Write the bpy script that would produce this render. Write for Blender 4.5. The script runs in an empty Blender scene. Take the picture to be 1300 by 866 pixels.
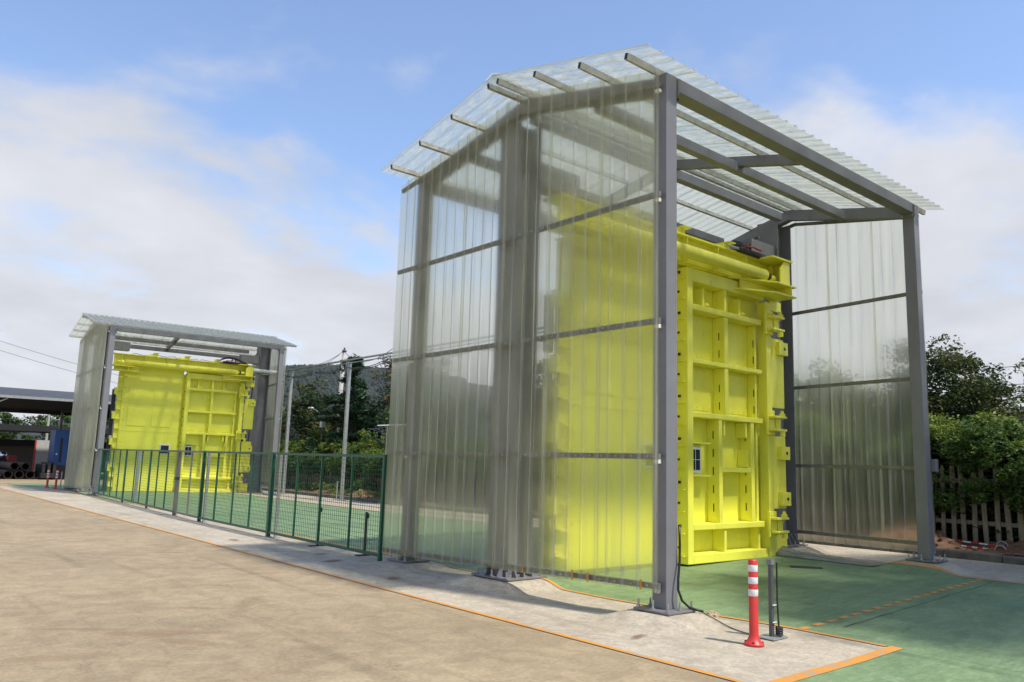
import bpy, math, random
import numpy as np
from mathutils import Matrix, Vector

scene = bpy.context.scene
col = scene.collection
R = math.radians
rng = random.Random(7)

# ------------------------------------------------------------------ camera
F_PX = 1008.88
yaw, pitch, roll = R(40.389), R(8.709), R(1.725)
fw = Vector((math.sin(yaw)*math.cos(pitch), math.cos(yaw)*math.cos(pitch), math.sin(pitch)))
rt = Vector((math.cos(yaw), -math.sin(yaw), 0))
up = rt.cross(fw)
rt2 = rt*math.cos(roll) + up*math.sin(roll)
up2 = -rt*math.sin(roll) + up*math.cos(roll)
cd = bpy.data.cameras.new('camera'); cam = bpy.data.objects.new('camera', cd); col.objects.link(cam)
m = Matrix((rt2, up2, -fw)).transposed().to_4x4(); m.translation = (-6.9805, -5.5689, 1.6)
cam.matrix_world = m
cd.sensor_width = 36; cd.sensor_fit = 'HORIZONTAL'; cd.lens = F_PX/1300*36
cd.clip_start = .05; cd.clip_end = 4000
scene.camera = cam

# ------------------------------------------------------------------ sky, sun, exposure
SUN_EL, SUN_AZ = R(60), R(165)            # azimuth from +Y towards +X
w = bpy.data.worlds.new('World'); scene.world = w; w.use_nodes = True
nt = w.node_tree; nt.nodes.clear()
def N(t, **k):
    n = nt.nodes.new(t)
    for a, b in k.items(): setattr(n, a, b)
    return n
def L(a, b): nt.links.new(a, b)
out = N('ShaderNodeOutputWorld'); bg = N('ShaderNodeBackground'); bg.inputs[1].default_value = .10
L(bg.outputs[0], out.inputs[0])
sky = N('ShaderNodeTexSky', sky_type='NISHITA', sun_disc=False, sun_elevation=SUN_EL, sun_rotation=SUN_AZ)
sky.air_density = 1.0; sky.dust_density = .6; sky.ozone_density = 1.4; sky.altitude = 200
tc = N('ShaderNodeTexCoord'); sep = N('ShaderNodeSeparateXYZ'); L(tc.outputs['Generated'], sep.inputs[0])
def math_(op, a, b=None):
    n = N('ShaderNodeMath', operation=op)
    for i, v in enumerate((a, b)):
        if v is None: continue
        if isinstance(v, (int, float)): n.inputs[i].default_value = v
        else: L(v, n.inputs[i])
    return n.outputs[0]
zz = math_('MAXIMUM', sep.outputs[2], 0.0)
den = math_('ADD', zz, .22)
cx_ = math_('DIVIDE', sep.outputs[0], den); cy_ = math_('DIVIDE', sep.outputs[1], den)
cmb = N('ShaderNodeCombineXYZ'); L(cx_, cmb.inputs[0]); L(cy_, cmb.inputs[1])
def noise(scale, det, rough, off, dist=.0):
    mp = N('ShaderNodeMapping'); mp.inputs['Location'].default_value = off
    L(cmb.outputs[0], mp.inputs[0])
    n = N('ShaderNodeTexNoise'); L(mp.outputs[0], n.inputs['Vector'])
    n.inputs['Scale'].default_value = scale; n.inputs['Detail'].default_value = det
    n.inputs['Roughness'].default_value = rough; n.inputs['Distortion'].default_value = dist
    return n.outputs['Fac']
n1 = noise(1.25, 9, .55, (1.3, 5.2, 0), .25)
n2 = noise(4.2, 7, .6, (1.0, 2.0, 4.0), .2)
base = math_('ADD', math_('MULTIPLY', n1, .8), math_('MULTIPLY', n2, .2))
hz = N('ShaderNodeMapRange'); L(zz, hz.inputs[0])            # cloud decks close up towards the horizon
for i, v in zip((1, 2, 3, 4), (.06, .50, .29, -.075)): hz.inputs[i].default_value = v
cov = math_('ADD', base, hz.outputs[0])
rp = N('ShaderNodeMapRange', interpolation_type='SMOOTHSTEP'); L(cov, rp.inputs[0])
for i, v in zip((1, 2, 3, 4), (.485, .665, .05, .96)): rp.inputs[i].default_value = v
shade = N('ShaderNodeMapRange'); L(noise(2.3, 6, .55, (9, 1, 2)), shade.inputs[0])
for i, v in zip((1, 2, 3, 4), (.3, .7, .90, 1.14)): shade.inputs[i].default_value = v
ccol = N('ShaderNodeMix', data_type='RGBA', blend_type='MULTIPLY'); ccol.inputs['Factor'].default_value = 1
ccol.inputs['A'].default_value = (5.5, 5.58, 5.9, 1); L(shade.outputs[0], ccol.inputs['B'])
skc = N('ShaderNodeMix', data_type='RGBA', blend_type='MULTIPLY'); skc.inputs['Factor'].default_value = 1
L(sky.outputs[0], skc.inputs['A']); skc.inputs['B'].default_value = (1.76, 1.80, 1.92, 1)
mx = N('ShaderNodeMix', data_type='RGBA'); L(rp.outputs[0], mx.inputs['Factor'])
L(skc.outputs['Result'], mx.inputs['A']); L(ccol.outputs['Result'], mx.inputs['B'])
L(mx.outputs['Result'], bg.inputs[0])

sl = bpy.data.lights.new('sun', 'SUN'); sun = bpy.data.objects.new('sun', sl); col.objects.link(sun)
sl.energy = 4.0; sl.angle = R(3.0); sl.color = (1, .95, .87)
S = Vector((math.sin(SUN_AZ)*math.cos(SUN_EL), math.cos(SUN_AZ)*math.cos(SUN_EL), math.sin(SUN_EL)))
sun.rotation_euler = S.to_track_quat('Z', 'Y').to_euler(); sun.location = (0, 0, 60)

vs = scene.view_settings
vs.view_transform = 'Standard'; vs.look = 'None'; vs.exposure = 0.35; vs.gamma = 1; vs.use_curve_mapping = False
cy = scene.cycles
cy.volume_bounces = 0; cy.max_bounces = 14; cy.diffuse_bounces = 4; cy.glossy_bounces = 4; cy.transmission_bounces = 8; cy.transparent_max_bounces = 16
cy.sample_clamp_indirect = 6; cy.use_denoising = True; cy.caustics_refractive = True; cy.caustics_reflective = False

# ------------------------------------------------------------------ materials
MATS = {}
def mat(name, colr, rough=.6, metal=0.0, var=.0, vscale=4.0, bump=0.0, bscale=40.0, stretch=(1, 1, 1), col2=None, island=0.0, spec=.5, translucent=0.0, coords='Object'):
    if name in MATS: return MATS[name]
    M = bpy.data.materials.new(name); M.use_nodes = True; t = M.node_tree; b = t.nodes['Principled BSDF']
    b.inputs['Roughness'].default_value = rough; b.inputs['Metallic'].default_value = metal
    b.inputs['Specular IOR Level'].default_value = spec
    c = (*colr, 1)
    b.inputs['Base Color'].default_value = c
    src = None
    co = t.nodes.new('ShaderNodeTexCoord'); mp = t.nodes.new('ShaderNodeMapping'); t.links.new(co.outputs[coords], mp.inputs[0])
    mp.inputs['Scale'].default_value = stretch
    if var or col2:
        n = t.nodes.new('ShaderNodeTexNoise'); t.links.new(mp.outputs[0], n.inputs['Vector'])
        n.inputs['Scale'].default_value = vscale; n.inputs['Detail'].default_value = 8; n.inputs['Roughness'].default_value = .6
        r = t.nodes.new('ShaderNodeMapRange'); t.links.new(n.outputs['Fac'], r.inputs[0]); r.inputs[1].default_value = .32; r.inputs[2].default_value = .68
        mxn = t.nodes.new('ShaderNodeMix'); mxn.data_type = 'RGBA'; t.links.new(r.outputs[0], mxn.inputs['Factor'])
        c2 = col2 or tuple(x*(1-var) for x in colr)
        c1 = colr if col2 else tuple(min(1, x*(1+var*.6)) for x in colr)
        mxn.inputs['A'].default_value = (*c1, 1); mxn.inputs['B'].default_value = (*c2, 1)
        src = mxn.outputs['Result']
        rr = t.nodes.new('ShaderNodeMapRange'); t.links.new(n.outputs['Fac'], rr.inputs[0])
        rr.inputs[3].default_value = max(.05, rough-.12); rr.inputs[4].default_value = min(1, rough+.12); t.links.new(rr.outputs[0], b.inputs['Roughness'])
    if island:
        g = t.nodes.new('ShaderNodeNewGeometry'); r = t.nodes.new('ShaderNodeMapRange'); t.links.new(g.outputs['Random Per Island'], r.inputs[0])
        r.inputs[3].default_value = 1-island; r.inputs[4].default_value = 1+island
        mm = t.nodes.new('ShaderNodeMix'); mm.data_type = 'RGBA'; mm.blend_type = 'MULTIPLY'; mm.inputs['Factor'].default_value = 1
        if src: t.links.new(src, mm.inputs['A'])
        else: mm.inputs['A'].default_value = c
        t.links.new(r.outputs[0], mm.inputs['B']); src = mm.outputs['Result']
    if src: t.links.new(src, b.inputs['Base Color'])
    if bump:
        n = t.nodes.new('ShaderNodeTexNoise'); t.links.new(mp.outputs[0], n.inputs['Vector']); n.inputs['Scale'].default_value = bscale; n.inputs['Detail'].default_value = 6
        bp = t.nodes.new('ShaderNodeBump'); bp.inputs['Strength'].default_value = bump; bp.inputs['Distance'].default_value = .01
        t.links.new(n.outputs['Fac'], bp.inputs['Height']); t.links.new(bp.outputs[0], b.inputs['Normal'])
    if translucent:
        o = t.nodes['Material Output']; tr = t.nodes.new('ShaderNodeBsdfTranslucent'); ms = t.nodes.new('ShaderNodeMixShader'); ms.inputs[0].default_value = translucent
        if src: t.links.new(src, tr.inputs[0])
        else: tr.inputs[0].default_value = c
        t.links.new(b.outputs[0], ms.inputs[1]); t.links.new(tr.outputs[0], ms.inputs[2]); t.links.new(ms.outputs[0], o.inputs[0])
    MATS[name] = M
    return M

def sheet_mat(name, clear, scatter, tint, blur, ior, streak, milk):
    """ribbed translucent fibreglass sheet: part clear, part blurred by the fibres, part milky"""
    M = bpy.data.materials.new(name); M.use_nodes = True; t = M.node_tree; t.nodes.clear()
    nn = t.nodes.new; ln = t.links.new
    o = nn('ShaderNodeOutputMaterial')
    co = nn('ShaderNodeTexCoord'); mp = nn('ShaderNodeMapping'); ln(co.outputs['Object'], mp.inputs[0])
    mp.inputs['Scale'].default_value = (30, 30, 1.3)
    ns = nn('ShaderNodeTexNoise'); ln(mp.outputs[0], ns.inputs['Vector']); ns.inputs['Scale'].default_value = 2.2; ns.inputs['Detail'].default_value = 5
    bp = nn('ShaderNodeBump'); bp.inputs['Strength'].default_value = .25; bp.inputs['Distance'].default_value = .002; ln(ns.outputs['Fac'], bp.inputs['Height'])
    # dirt: soft patches that make the sheet milkier
    nd = nn('ShaderNodeTexNoise'); mp2 = nn('ShaderNodeMapping'); ln(co.outputs['Object'], mp2.inputs[0]); mp2.inputs['Scale'].default_value = (3, 3, .55)
    ln(mp2.outputs[0], nd.inputs['Vector']); nd.inputs['Scale'].default_value = 1.6; nd.inputs['Detail'].default_value = 7
    dr = nn('ShaderNodeMapRange'); ln(nd.outputs['Fac'], dr.inputs[0])
    for i, v in zip((1, 2, 3, 4), (.3, .75, scatter*.7, min(1, scatter*1.5))): dr.inputs[i].default_value = v
    ms_ = nn('ShaderNodeMapping'); ln(co.outputs['Object'], ms_.inputs[0]); ms_.inputs['Scale'].default_value = streak
    ss = nn('ShaderNodeTexNoise'); ln(ms_.outputs[0], ss.inputs['Vector']); ss.inputs['Scale'].default_value = 1.0; ss.inputs['Detail'].default_value = 4; ss.inputs['Roughness'].default_value = .7
    sr = nn('ShaderNodeMapRange'); ln(ss.outputs['Fac'], sr.inputs[0])
    for i, v in zip((1, 2, 3, 4), (.35, .70, .5, 2.1)): sr.inputs[i].default_value = v
    sm = nn('ShaderNodeMath'); sm.operation = 'MULTIPLY'; sm.use_clamp = True; ln(dr.outputs[0], sm.inputs[0]); ln(sr.outputs[0], sm.inputs[1])
    tr = nn('ShaderNodeBsdfTransparent'); tr.inputs[0].default_value = (*tint, 1)
    ra = nn('ShaderNodeBsdfRefraction'); ra.distribution = 'BECKMANN'; ra.inputs['Color'].default_value = (*tint, 1); ra.inputs['Roughness'].default_value = blur; ra.inputs['IOR'].default_value = ior; ln(bp.outputs[0], ra.inputs['Normal'])
    rb = nn('ShaderNodeBsdfRefraction'); rb.distribution = 'BECKMANN'; rb.inputs['Color'].default_value = (*tint, 1); rb.inputs['Roughness'].default_value = blur; rb.inputs['IOR'].default_value = ior; ln(bp.outputs[0], rb.inputs['Normal'])
    ge = nn('ShaderNodeNewGeometry'); iv = nn('ShaderNodeMapRange'); ln(ge.outputs['Backfacing'], iv.inputs[0]); iv.inputs[3].default_value = ior; iv.inputs[4].default_value = 1/ior; iw = nn('ShaderNodeMath'); iw.operation = 'DIVIDE'; iw.inputs[0].default_value = 1; ln(iv.outputs[0], iw.inputs[1])   # thin sheet: the same from either side
    ln(iv.outputs[0], ra.inputs['IOR']); ln(iw.outputs[0], rb.inputs['IOR'])
    m1 = nn('ShaderNodeMixShader'); m1.inputs[0].default_value = .5; ln(ra.outputs[0], m1.inputs[1]); ln(rb.outputs[0], m1.inputs[2])
    m2 = nn('ShaderNodeMixShader'); m2.inputs[0].default_value = clear; ln(m1.outputs[0], m2.inputs[1]); ln(tr.outputs[0], m2.inputs[2])
    tl = nn('ShaderNodeBsdfTranslucent'); tl.inputs[0].default_value = milk
    df = nn('ShaderNodeBsdfDiffuse'); df.inputs[0].default_value = tuple(v*.86 for v in milk[:3])+(1,)
    m3 = nn('ShaderNodeMixShader'); m3.inputs[0].default_value = .4; ln(tl.outputs[0], m3.inputs[1]); ln(df.outputs[0], m3.inputs[2])
    m4 = nn('ShaderNodeMixShader'); ln(sm.outputs[0], m4.inputs[0]); ln(m2.outputs[0], m4.inputs[1]); ln(m3.outputs[0], m4.inputs[2])
    fr = nn('ShaderNodeFresnel'); fv = nn('ShaderNodeMapRange'); ln(ge.outputs['Backfacing'], fv.inputs[0]); fv.inputs[3].default_value = 1.2; fv.inputs[4].default_value = 1/1.2; ln(fv.outputs[0], fr.inputs[0])
    gl = nn('ShaderNodeBsdfGlossy'); gl.inputs['Roughness'].default_value = .25; ln(bp.outputs[0], gl.inputs['Normal'])
    m5 = nn('ShaderNodeMixShader'); ln(fr.outputs[0], m5.inputs[0]); ln(m4.outputs[0], m5.inputs[1]); ln(gl.outputs[0], m5.inputs[2])
    ln(m5.outputs[0], o.inputs[0])
    MATS[name] = M
    return M

STEEL = mat('grey_painted_steel', (.205, .205, .22), .42, .1, var=.10, vscale=2.5, bump=.05, bscale=60)
GALV = mat('galvanised_steel', (.42, .43, .43), .45, .6, var=.22, vscale=9, bump=.05, bscale=80)
PLATE = mat('base_plate_steel', (.20, .195, .19), .6, .2, var=.2, vscale=10)
GIRT = mat('girt_steel', (.21, .208, .195), .5, .35, var=.25, vscale=8)
DARK = mat('black_rubber', (.018, .018, .02), .55, var=.2, vscale=10)
BLACKPAINT = mat('black_paint', (.012, .012, .013), .4)
YEL = mat('sulphur_yellow_paint', (.855, .825, .088), .40, var=.06, vscale=1.6, bump=.04, bscale=30)
WHITE = mat('white_paint', (.75, .75, .73), .5, var=.1, vscale=12)
RED = mat('red_plastic', (.58, .035, .025), .42, var=.1, vscale=14)
GREENP = mat('green_fence_paint', (.012, .10, .055), .4, var=.12, vscale=9)
GLASS = mat('dark_window_glass', (.03, .035, .04), .08, spec=.8)
TAPE = mat('orange_tape', (.62, .27, .03), .6, var=.15, vscale=20)
ROOFS = sheet_mat('roof_fibreglass', .58, .36, (.91, .93, .88), .7, 1.05, (30, .5, 30), (.66, .675, .57, 1))
WALLS = sheet_mat('wall_fibreglass', .30, .16, (.99, .99, .885), .72, 1.10, (42, 42, .35), (.82, .81, .56, 1))
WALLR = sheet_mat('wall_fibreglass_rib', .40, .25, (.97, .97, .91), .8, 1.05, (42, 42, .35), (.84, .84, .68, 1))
BLUE = mat('blue_paint', (.01, .07, .27), .4, var=.15, vscale=3)
TIMBERW = mat('weathered_white_timber', (.25, .215, .155), .8, var=.45, vscale=6, stretch=(4, 4, .6), bump=.2)
RUST = mat('rusty_pipe', (.06, .036, .028), .7, var=.4, vscale=5)
CONCPOLE = mat('concrete_pole', (.42, .40, .36), .85, var=.2, vscale=6, bump=.2)

# ------------------------------------------------------------------ mesh helpers
class MB:
    def __init__(s): s.v = []; s.f = []
    def add(s, vs, fs):
        o = len(s.v); s.v += [tuple(p) for p in vs]; s.f += [tuple(i+o for i in f) for f in fs]; return s
    def box(s, x0, y0, z0, x1, y1, z1, b=0.0):
        if x0 > x1: x0, x1 = x1, x0
        if y0 > y1: y0, y1 = y1, y0
        if z0 > z1: z0, z1 = z1, z0
        return s.hexa([(x0, y0, z0), (x1, y0, z0), (x1, y1, z0), (x0, y1, z0), (x0, y0, z1), (x1, y0, z1), (x1, y1, z1), (x0, y1, z1)])
    def hexa(s, p):
        return s.add(p, [(0, 3, 2, 1), (4, 5, 6, 7), (0, 1, 5, 4), (1, 2, 6, 5), (2, 3, 7, 6), (3, 0, 4, 7)])
    def beam(s, p0, p1, wdt, hgt, upv=(0, 0, 1)):
        p0, p1 = Vector(p0), Vector(p1); d = (p1-p0).normalized(); u = Vector(upv); sx = d.cross(u)
        if sx.length < 1e-4: sx = d.cross(Vector((1, 0, 0)))
        sx.normalize(); u = sx.cross(d).normalized()
        a, b = sx*wdt/2, u*hgt/2
        return s.hexa([p0-a-b, p0+a-b, p1+a-b, p1-a-b, p0-a+b, p0+a+b, p1+a+b, p1-a+b])
    def tube(s, pts, r, n=10, cap=True):
        pts = [Vector(p) for p in pts]; rs = r if isinstance(r, (list, tuple)) else [r]*len(pts)
        vs, fs = [], []; ref = None
        for i, p in enumerate(pts):
            d = (pts[min(i+1, len(pts)-1)]-pts[max(i-1, 0)]).normalized()
            if ref is None:
                ref = d.cross(Vector((0, 0, 1)));
                if ref.length < .05: ref = d.cross(Vector((1, 0, 0)))
            ref = (ref-d*ref.dot(d)).normalized(); q = d.cross(ref)
            for k in range(n):
                a = 2*math.pi*k/n; vs.append(p+(ref*math.cos(a)+q*math.sin(a))*rs[i])
        for i in range(len(pts)-1):
            for k in range(n): fs.append((i*n+k, i*n+(k+1) % n, (i+1)*n+(k+1) % n, (i+1)*n+k))
        if cap: fs.append(tuple(range(n))[::-1]); fs.append(tuple((len(pts)-1)*n+k for k in range(n)))
        return s.add(vs, fs)
    def lathe(s, c, prof, n=20):
        vs, fs = [], []
        for r, z in prof:
            for k in range(n):
                a = 2*math.pi*k/n; vs.append((c[0]+r*math.cos(a), c[1]+r*math.sin(a), c[2]+z))
        for i in range(len(prof)-1):
            for k in range(n): fs.append((i*n+k, i*n+(k+1) % n, (i+1)*n+(k+1) % n, (i+1)*n+k))
        fs.append(tuple(range(n))[::-1]); fs.append(tuple((len(prof)-1)*n+k for k in range(n)))
        return s.add(vs, fs)
    def prism(s, poly, ax, a, b):
        """polygon in the two other axes extruded along axis ax from a to b"""
        n = len(poly); vs = []
        for h in (a, b):
            for p in poly:
                q = list(p); q.insert(ax, h); vs.append(tuple(q))
        fs = [tuple(range(n))[::-1], tuple(range(n, 2*n))] + [(i, (i+1) % n, n+(i+1) % n, n+i) for i in range(n)]
        return s.add(vs, fs)
    def build(s, name, material, parent=None, smooth=False, bevel=0.0):
        me = bpy.data.meshes.new(name); me.from_pydata(s.v, [], s.f); me.update()
        return link(name, me, material, parent, smooth, bevel)
def link(name, me, material, parent=None, smooth=False, bevel=0.0):
    if material and not me.materials: me.materials.append(material)
    o = bpy.data.objects.new(name, me); col.objects.link(o)
    if parent: o.parent = parent
    if smooth: me.polygons.foreach_set('use_smooth', [True]*len(me.polygons))
    if bevel:
        md = o.modifiers.new('bevel', 'BEVEL'); md.width = bevel; md.segments = 2; md.limit_method = 'ANGLE'
    return o
def thing(name, label, cat, loc=(0, 0, 0), group=None):
    o = bpy.data.objects.new(name, None); col.objects.link(o); o.location = loc; o.empty_display_size = .2
    o['label'] = label; o['category'] = cat
    if group: o['group'] = group
    return o
def tag(o, label, cat, group=None):
    o['label'] = label; o['category'] = cat
    if group: o['group'] = group
    return o
def struct(o, label=None):
    o['kind'] = 'structure'
    if label: o['label'] = label
    return o
def copy_tree(o, parent=None):
    c = o.copy(); col.objects.link(c)
    if parent: c.parent = parent
    for ch in list(o.children): copy_tree(ch, c)
    return c
def place(o, loc, rz=0.0):
    o.location = loc; o.rotation_euler = (0, 0, rz); return o

# ------------------------------------------------------------------ ground
def sstep(a, b, x):
    t = np.clip((x-a)/(b-a), 0, 1); return t*t*(3-2*t)
MOUNDS = [(0, 0, .27, .36, .09), (.16, 2.74, .40, .48, .09), (0, 4.92, .24, .40, .065),
          (6.57, 0, .28, .42, .125), (6.85, 2.74, .42, .45, .10), (7.26, 4.92, .26, .4, .08)]
def slope(x, y):
    return .018*np.clip(x, 0, 10)*(1-sstep(5, 17, y))
def zg(x, y):
    x = np.asarray(x, float); y = np.asarray(y, float)
    z = slope(x, y)
    for (mx_, my, r0, fall, h) in MOUNDS:
        d = np.maximum(np.abs(x-mx_)*.92, np.abs(y-my))*.55+np.hypot(x-mx_, y-my)*.45
        wob = 1+.10*np.sin(3*np.arctan2(y-my, x-mx_)+mx_*3+my)
        z = z+h*(1-sstep(r0, (r0+fall)*wob, d))*(1+.04*np.sin(9*x+2*y)*np.sin(7*y-x))
    return z
def zgf(x, y): return float(zg(x, y))
def axis(lo, hi, fine, a, b, coarse):
    out = list(np.arange(lo, min(a, hi), coarse)) if lo < a else []
    out += list(np.arange(max(lo, a), min(b, hi), fine))
    if hi > b: out += list(np.arange(max(b, lo), hi, coarse))
    out.append(hi); return np.unique(np.round(out, 4))
def lane_edge(y): return .42+.30*(1-sstep(-1.2, 1.4, y))
def ground_sheet(name, xs, ys, dz, material, label=None, flat=False, left=None, span=False):
    X, Y = np.meshgrid(xs, ys)
    if left is not None: X = left(Y)+X*((6.16-left(Y)) if span else 1.0)
    Z = (slope(X, Y) if flat else zg(X, Y))+dz
    v = np.stack([X, Y, Z], -1).reshape(-1, 3); nx, ny = len(xs), len(ys)
    i = np.arange(nx-1)[None, :]+nx*np.arange(ny-1)[:, None]
    f = np.stack([i, i+1, i+1+nx, i+nx], -1).reshape(-1, 4)
    me = bpy.data.meshes.new(name); me.from_pydata(v.tolist(), [], f.tolist()); me.update()
    o = link(name, me, material, smooth=True); struct(o, label); return o

def ground_mat(name, c1, c2, c3, crack=.0, rough=.85, stain=.5, scale=.5, streak=(1, 1, 1), track=.80):
    M = bpy.data.materials.new(name); M.use_nodes = True; t = M.node_tree; b = t.nodes['Principled BSDF']
    nn = t.nodes.new; ln = t.links.new
    co = nn('ShaderNodeTexCoord'); mp = nn('ShaderNodeMapping'); ln(co.outputs['Object'], mp.inputs[0]); mp.inputs['Scale'].default_value = streak
    def nz(sc, det=8, ro=.6, dist=0.):
        n = nn('ShaderNodeTexNoise'); ln(mp.outputs[0], n.inputs['Vector']); n.inputs['Scale'].default_value = sc; n.inputs['Detail'].default_value = det; n.inputs['Roughness'].default_value = ro; n.inputs['Distortion'].default_value = dist; return n.outputs['Fac']
    def ramp(f, a, c, lo=0., hi=1.):
        r = nn('ShaderNodeMapRange'); r.interpolation_type = 'SMOOTHSTEP'; ln(f, r.inputs[0])
        for i, v in zip((1, 2, 3, 4), (a, c, lo, hi)): r.inputs[i].default_value = v
        return r.outputs[0]
    def mix(f, A, B, bt='MIX'):
        m_ = nn('ShaderNodeMix'); m_.data_type = 'RGBA'; m_.blend_type = bt
        if isinstance(f, float): m_.inputs['Factor'].default_value = f
        else: ln(f, m_.inputs['Factor'])
        for k, v in (('A', A), ('B', B)):
            if isinstance(v, tuple): m_.inputs[k].default_value = (*v, 1)
            else: ln(v, m_.inputs[k])
        return m_.outputs['Result']
    big = ramp(nz(scale, 9, .62, .6), .36, .66)
    c = mix(big, c1, c2)
    st = ramp(nz(scale*2.3, 9, .7, 1.0), .55, .78, 0., stain)
    c = mix(st, c, c3)
    mid = ramp(nz(scale*7, 9, .72, .8), .35, .68, .84, 1.12)
    c = mix(1.0, c, mid, 'MULTIPLY')
    mp3 = nn('ShaderNodeMapping'); ln(co.outputs['Object'], mp3.inputs[0]); mp3.inputs['Scale'].default_value = (2.6, .10, 1)
    tn = nn('ShaderNodeTexNoise'); ln(mp3.outputs[0], tn.inputs['Vector']); tn.inputs['Scale'].default_value = 1.0; tn.inputs['Detail'].default_value = 6; tn.inputs['Distortion'].default_value = .4
    c = mix(1.0, c, ramp(tn.outputs['Fac'], .56, .72, 1., track), 'MULTIPLY')
    fine = ramp(nz(26, 6, .7), .3, .7, .84, 1.12)
    c = mix(1.0, c, fine, 'MULTIPLY')
    sp = ramp(nz(90, 3, .6), .62, .72, 1., .82)
    c = mix(1.0, c, sp, 'MULTIPLY')
    if crack:
        vo = nn('ShaderNodeTexVoronoi'); vo.feature = 'DISTANCE_TO_EDGE'; vo.inputs['Scale'].default_value = crack
        wn = nn('ShaderNodeTexNoise'); ln(mp.outputs[0], wn.inputs['Vector']); wn.inputs['Scale'].default_value = 1.3; wn.inputs['Detail'].default_value = 8
        va = nn('ShaderNodeVectorMath'); va.operation = 'MULTIPLY_ADD'; ln(wn.outputs['Color'], va.inputs[0]); va.inputs[1].default_value = (1.6, 1.6, 0); ln(mp.outputs[0], va.inputs[2]); ln(va.outputs[0], vo.inputs['Vector'])
        line = ramp(vo.outputs['Distance'], .0, .0022, .8, 0.)
        keep = ramp(nz(.9, 4, .6), .56, .64)
        mm = nn('ShaderNodeMath'); mm.operation = 'MULTIPLY'; ln(line, mm.inputs[0]); ln(keep, mm.inputs[1])
        c = mix(mm.outputs[0], c, tuple(x*.42 for x in c1))
    ln(c, b.inputs['Base Color'])
    ln(ramp(nz(scale*3, 6, .6), .3, .7, rough-.12, min(1, rough+.08)), b.inputs['Roughness'])
    bp = nn('ShaderNodeBump'); bp.inputs['Strength'].default_value = .25; bp.inputs['Distance'].default_value = .012
    ln(nz(30, 8, .7), bp.inputs['Height']); ln(bp.outputs[0], b.inputs['Normal'])
    b.inputs['Specular IOR Level'].default_value = .3
    MATS[name] = M; return M
YARD = ground_mat('tan_yard_concrete', (.352, .272, .165), (.300, .231, .140), (.205, .150, .090), crack=.13, stain=.65, scale=.42)
APRON = ground_mat('pale_apron_concrete', (.455, .395, .300), (.385, .328, .243), (.25, .195, .135), crack=.22, stain=.75, scale=.8)
GREEN = ground_mat('green_painted_floor', (.205, .288, .138), (.150, .222, .108), (.31, .36, .235), stain=.75, rough=.62, scale=.7, streak=(.5, 1.4, 1))
LINE = mat('orange_line_paint', (.66, .275, .03), .6, var=.16, vscale=3.5, col2=(.50, .23, .06), bump=.1)
def wear(M, base, scale, lo, hi, col_worn, amount=1.0, stretch=(1, 1, 1)):
    """patches where the coat is worn or dirty, over the material's own colour"""
    t = M.node_tree; b = t.nodes['Principled BSDF']; nn = t.nodes.new; inp = b.inputs['Base Color']
    co = nn('ShaderNodeTexCoord'); mp = nn('ShaderNodeMapping'); mp.inputs['Scale'].default_value = stretch; t.links.new(co.outputs['Object'], mp.inputs[0])
    n = nn('ShaderNodeTexNoise'); t.links.new(mp.outputs[0], n.inputs['Vector']); n.inputs['Scale'].default_value = scale; n.inputs['Detail'].default_value = 10; n.inputs['Roughness'].default_value = .72; n.inputs['Distortion'].default_value = .3
    r = nn('ShaderNodeMapRange'); t.links.new(n.outputs['Fac'], r.inputs[0]); r.inputs[1].default_value = lo; r.inputs[2].default_value = hi; r.inputs[4].default_value = amount
    m_ = nn('ShaderNodeMix'); m_.data_type = 'RGBA'; t.links.new(r.outputs[0], m_.inputs['Factor'])
    if inp.is_linked: t.links.new(inp.links[0].from_socket, m_.inputs['A'])
    else: m_.inputs['A'].default_value = inp.default_value
    m_.inputs['B'].default_value = (*col_worn, 1); t.links.new(m_.outputs['Result'], inp)
wear(YARD, 0, .50, .58, .72, (.20, .11, .062), .6, (1, 1.6, 1))
wear(YARD, 0, 2.8, .59, .70, (.16, .11, .075), .6, (1, .5, 1))
wear(APRON, 0, 1.7, .64, .74, (.16, .10, .065), .6)
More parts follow.
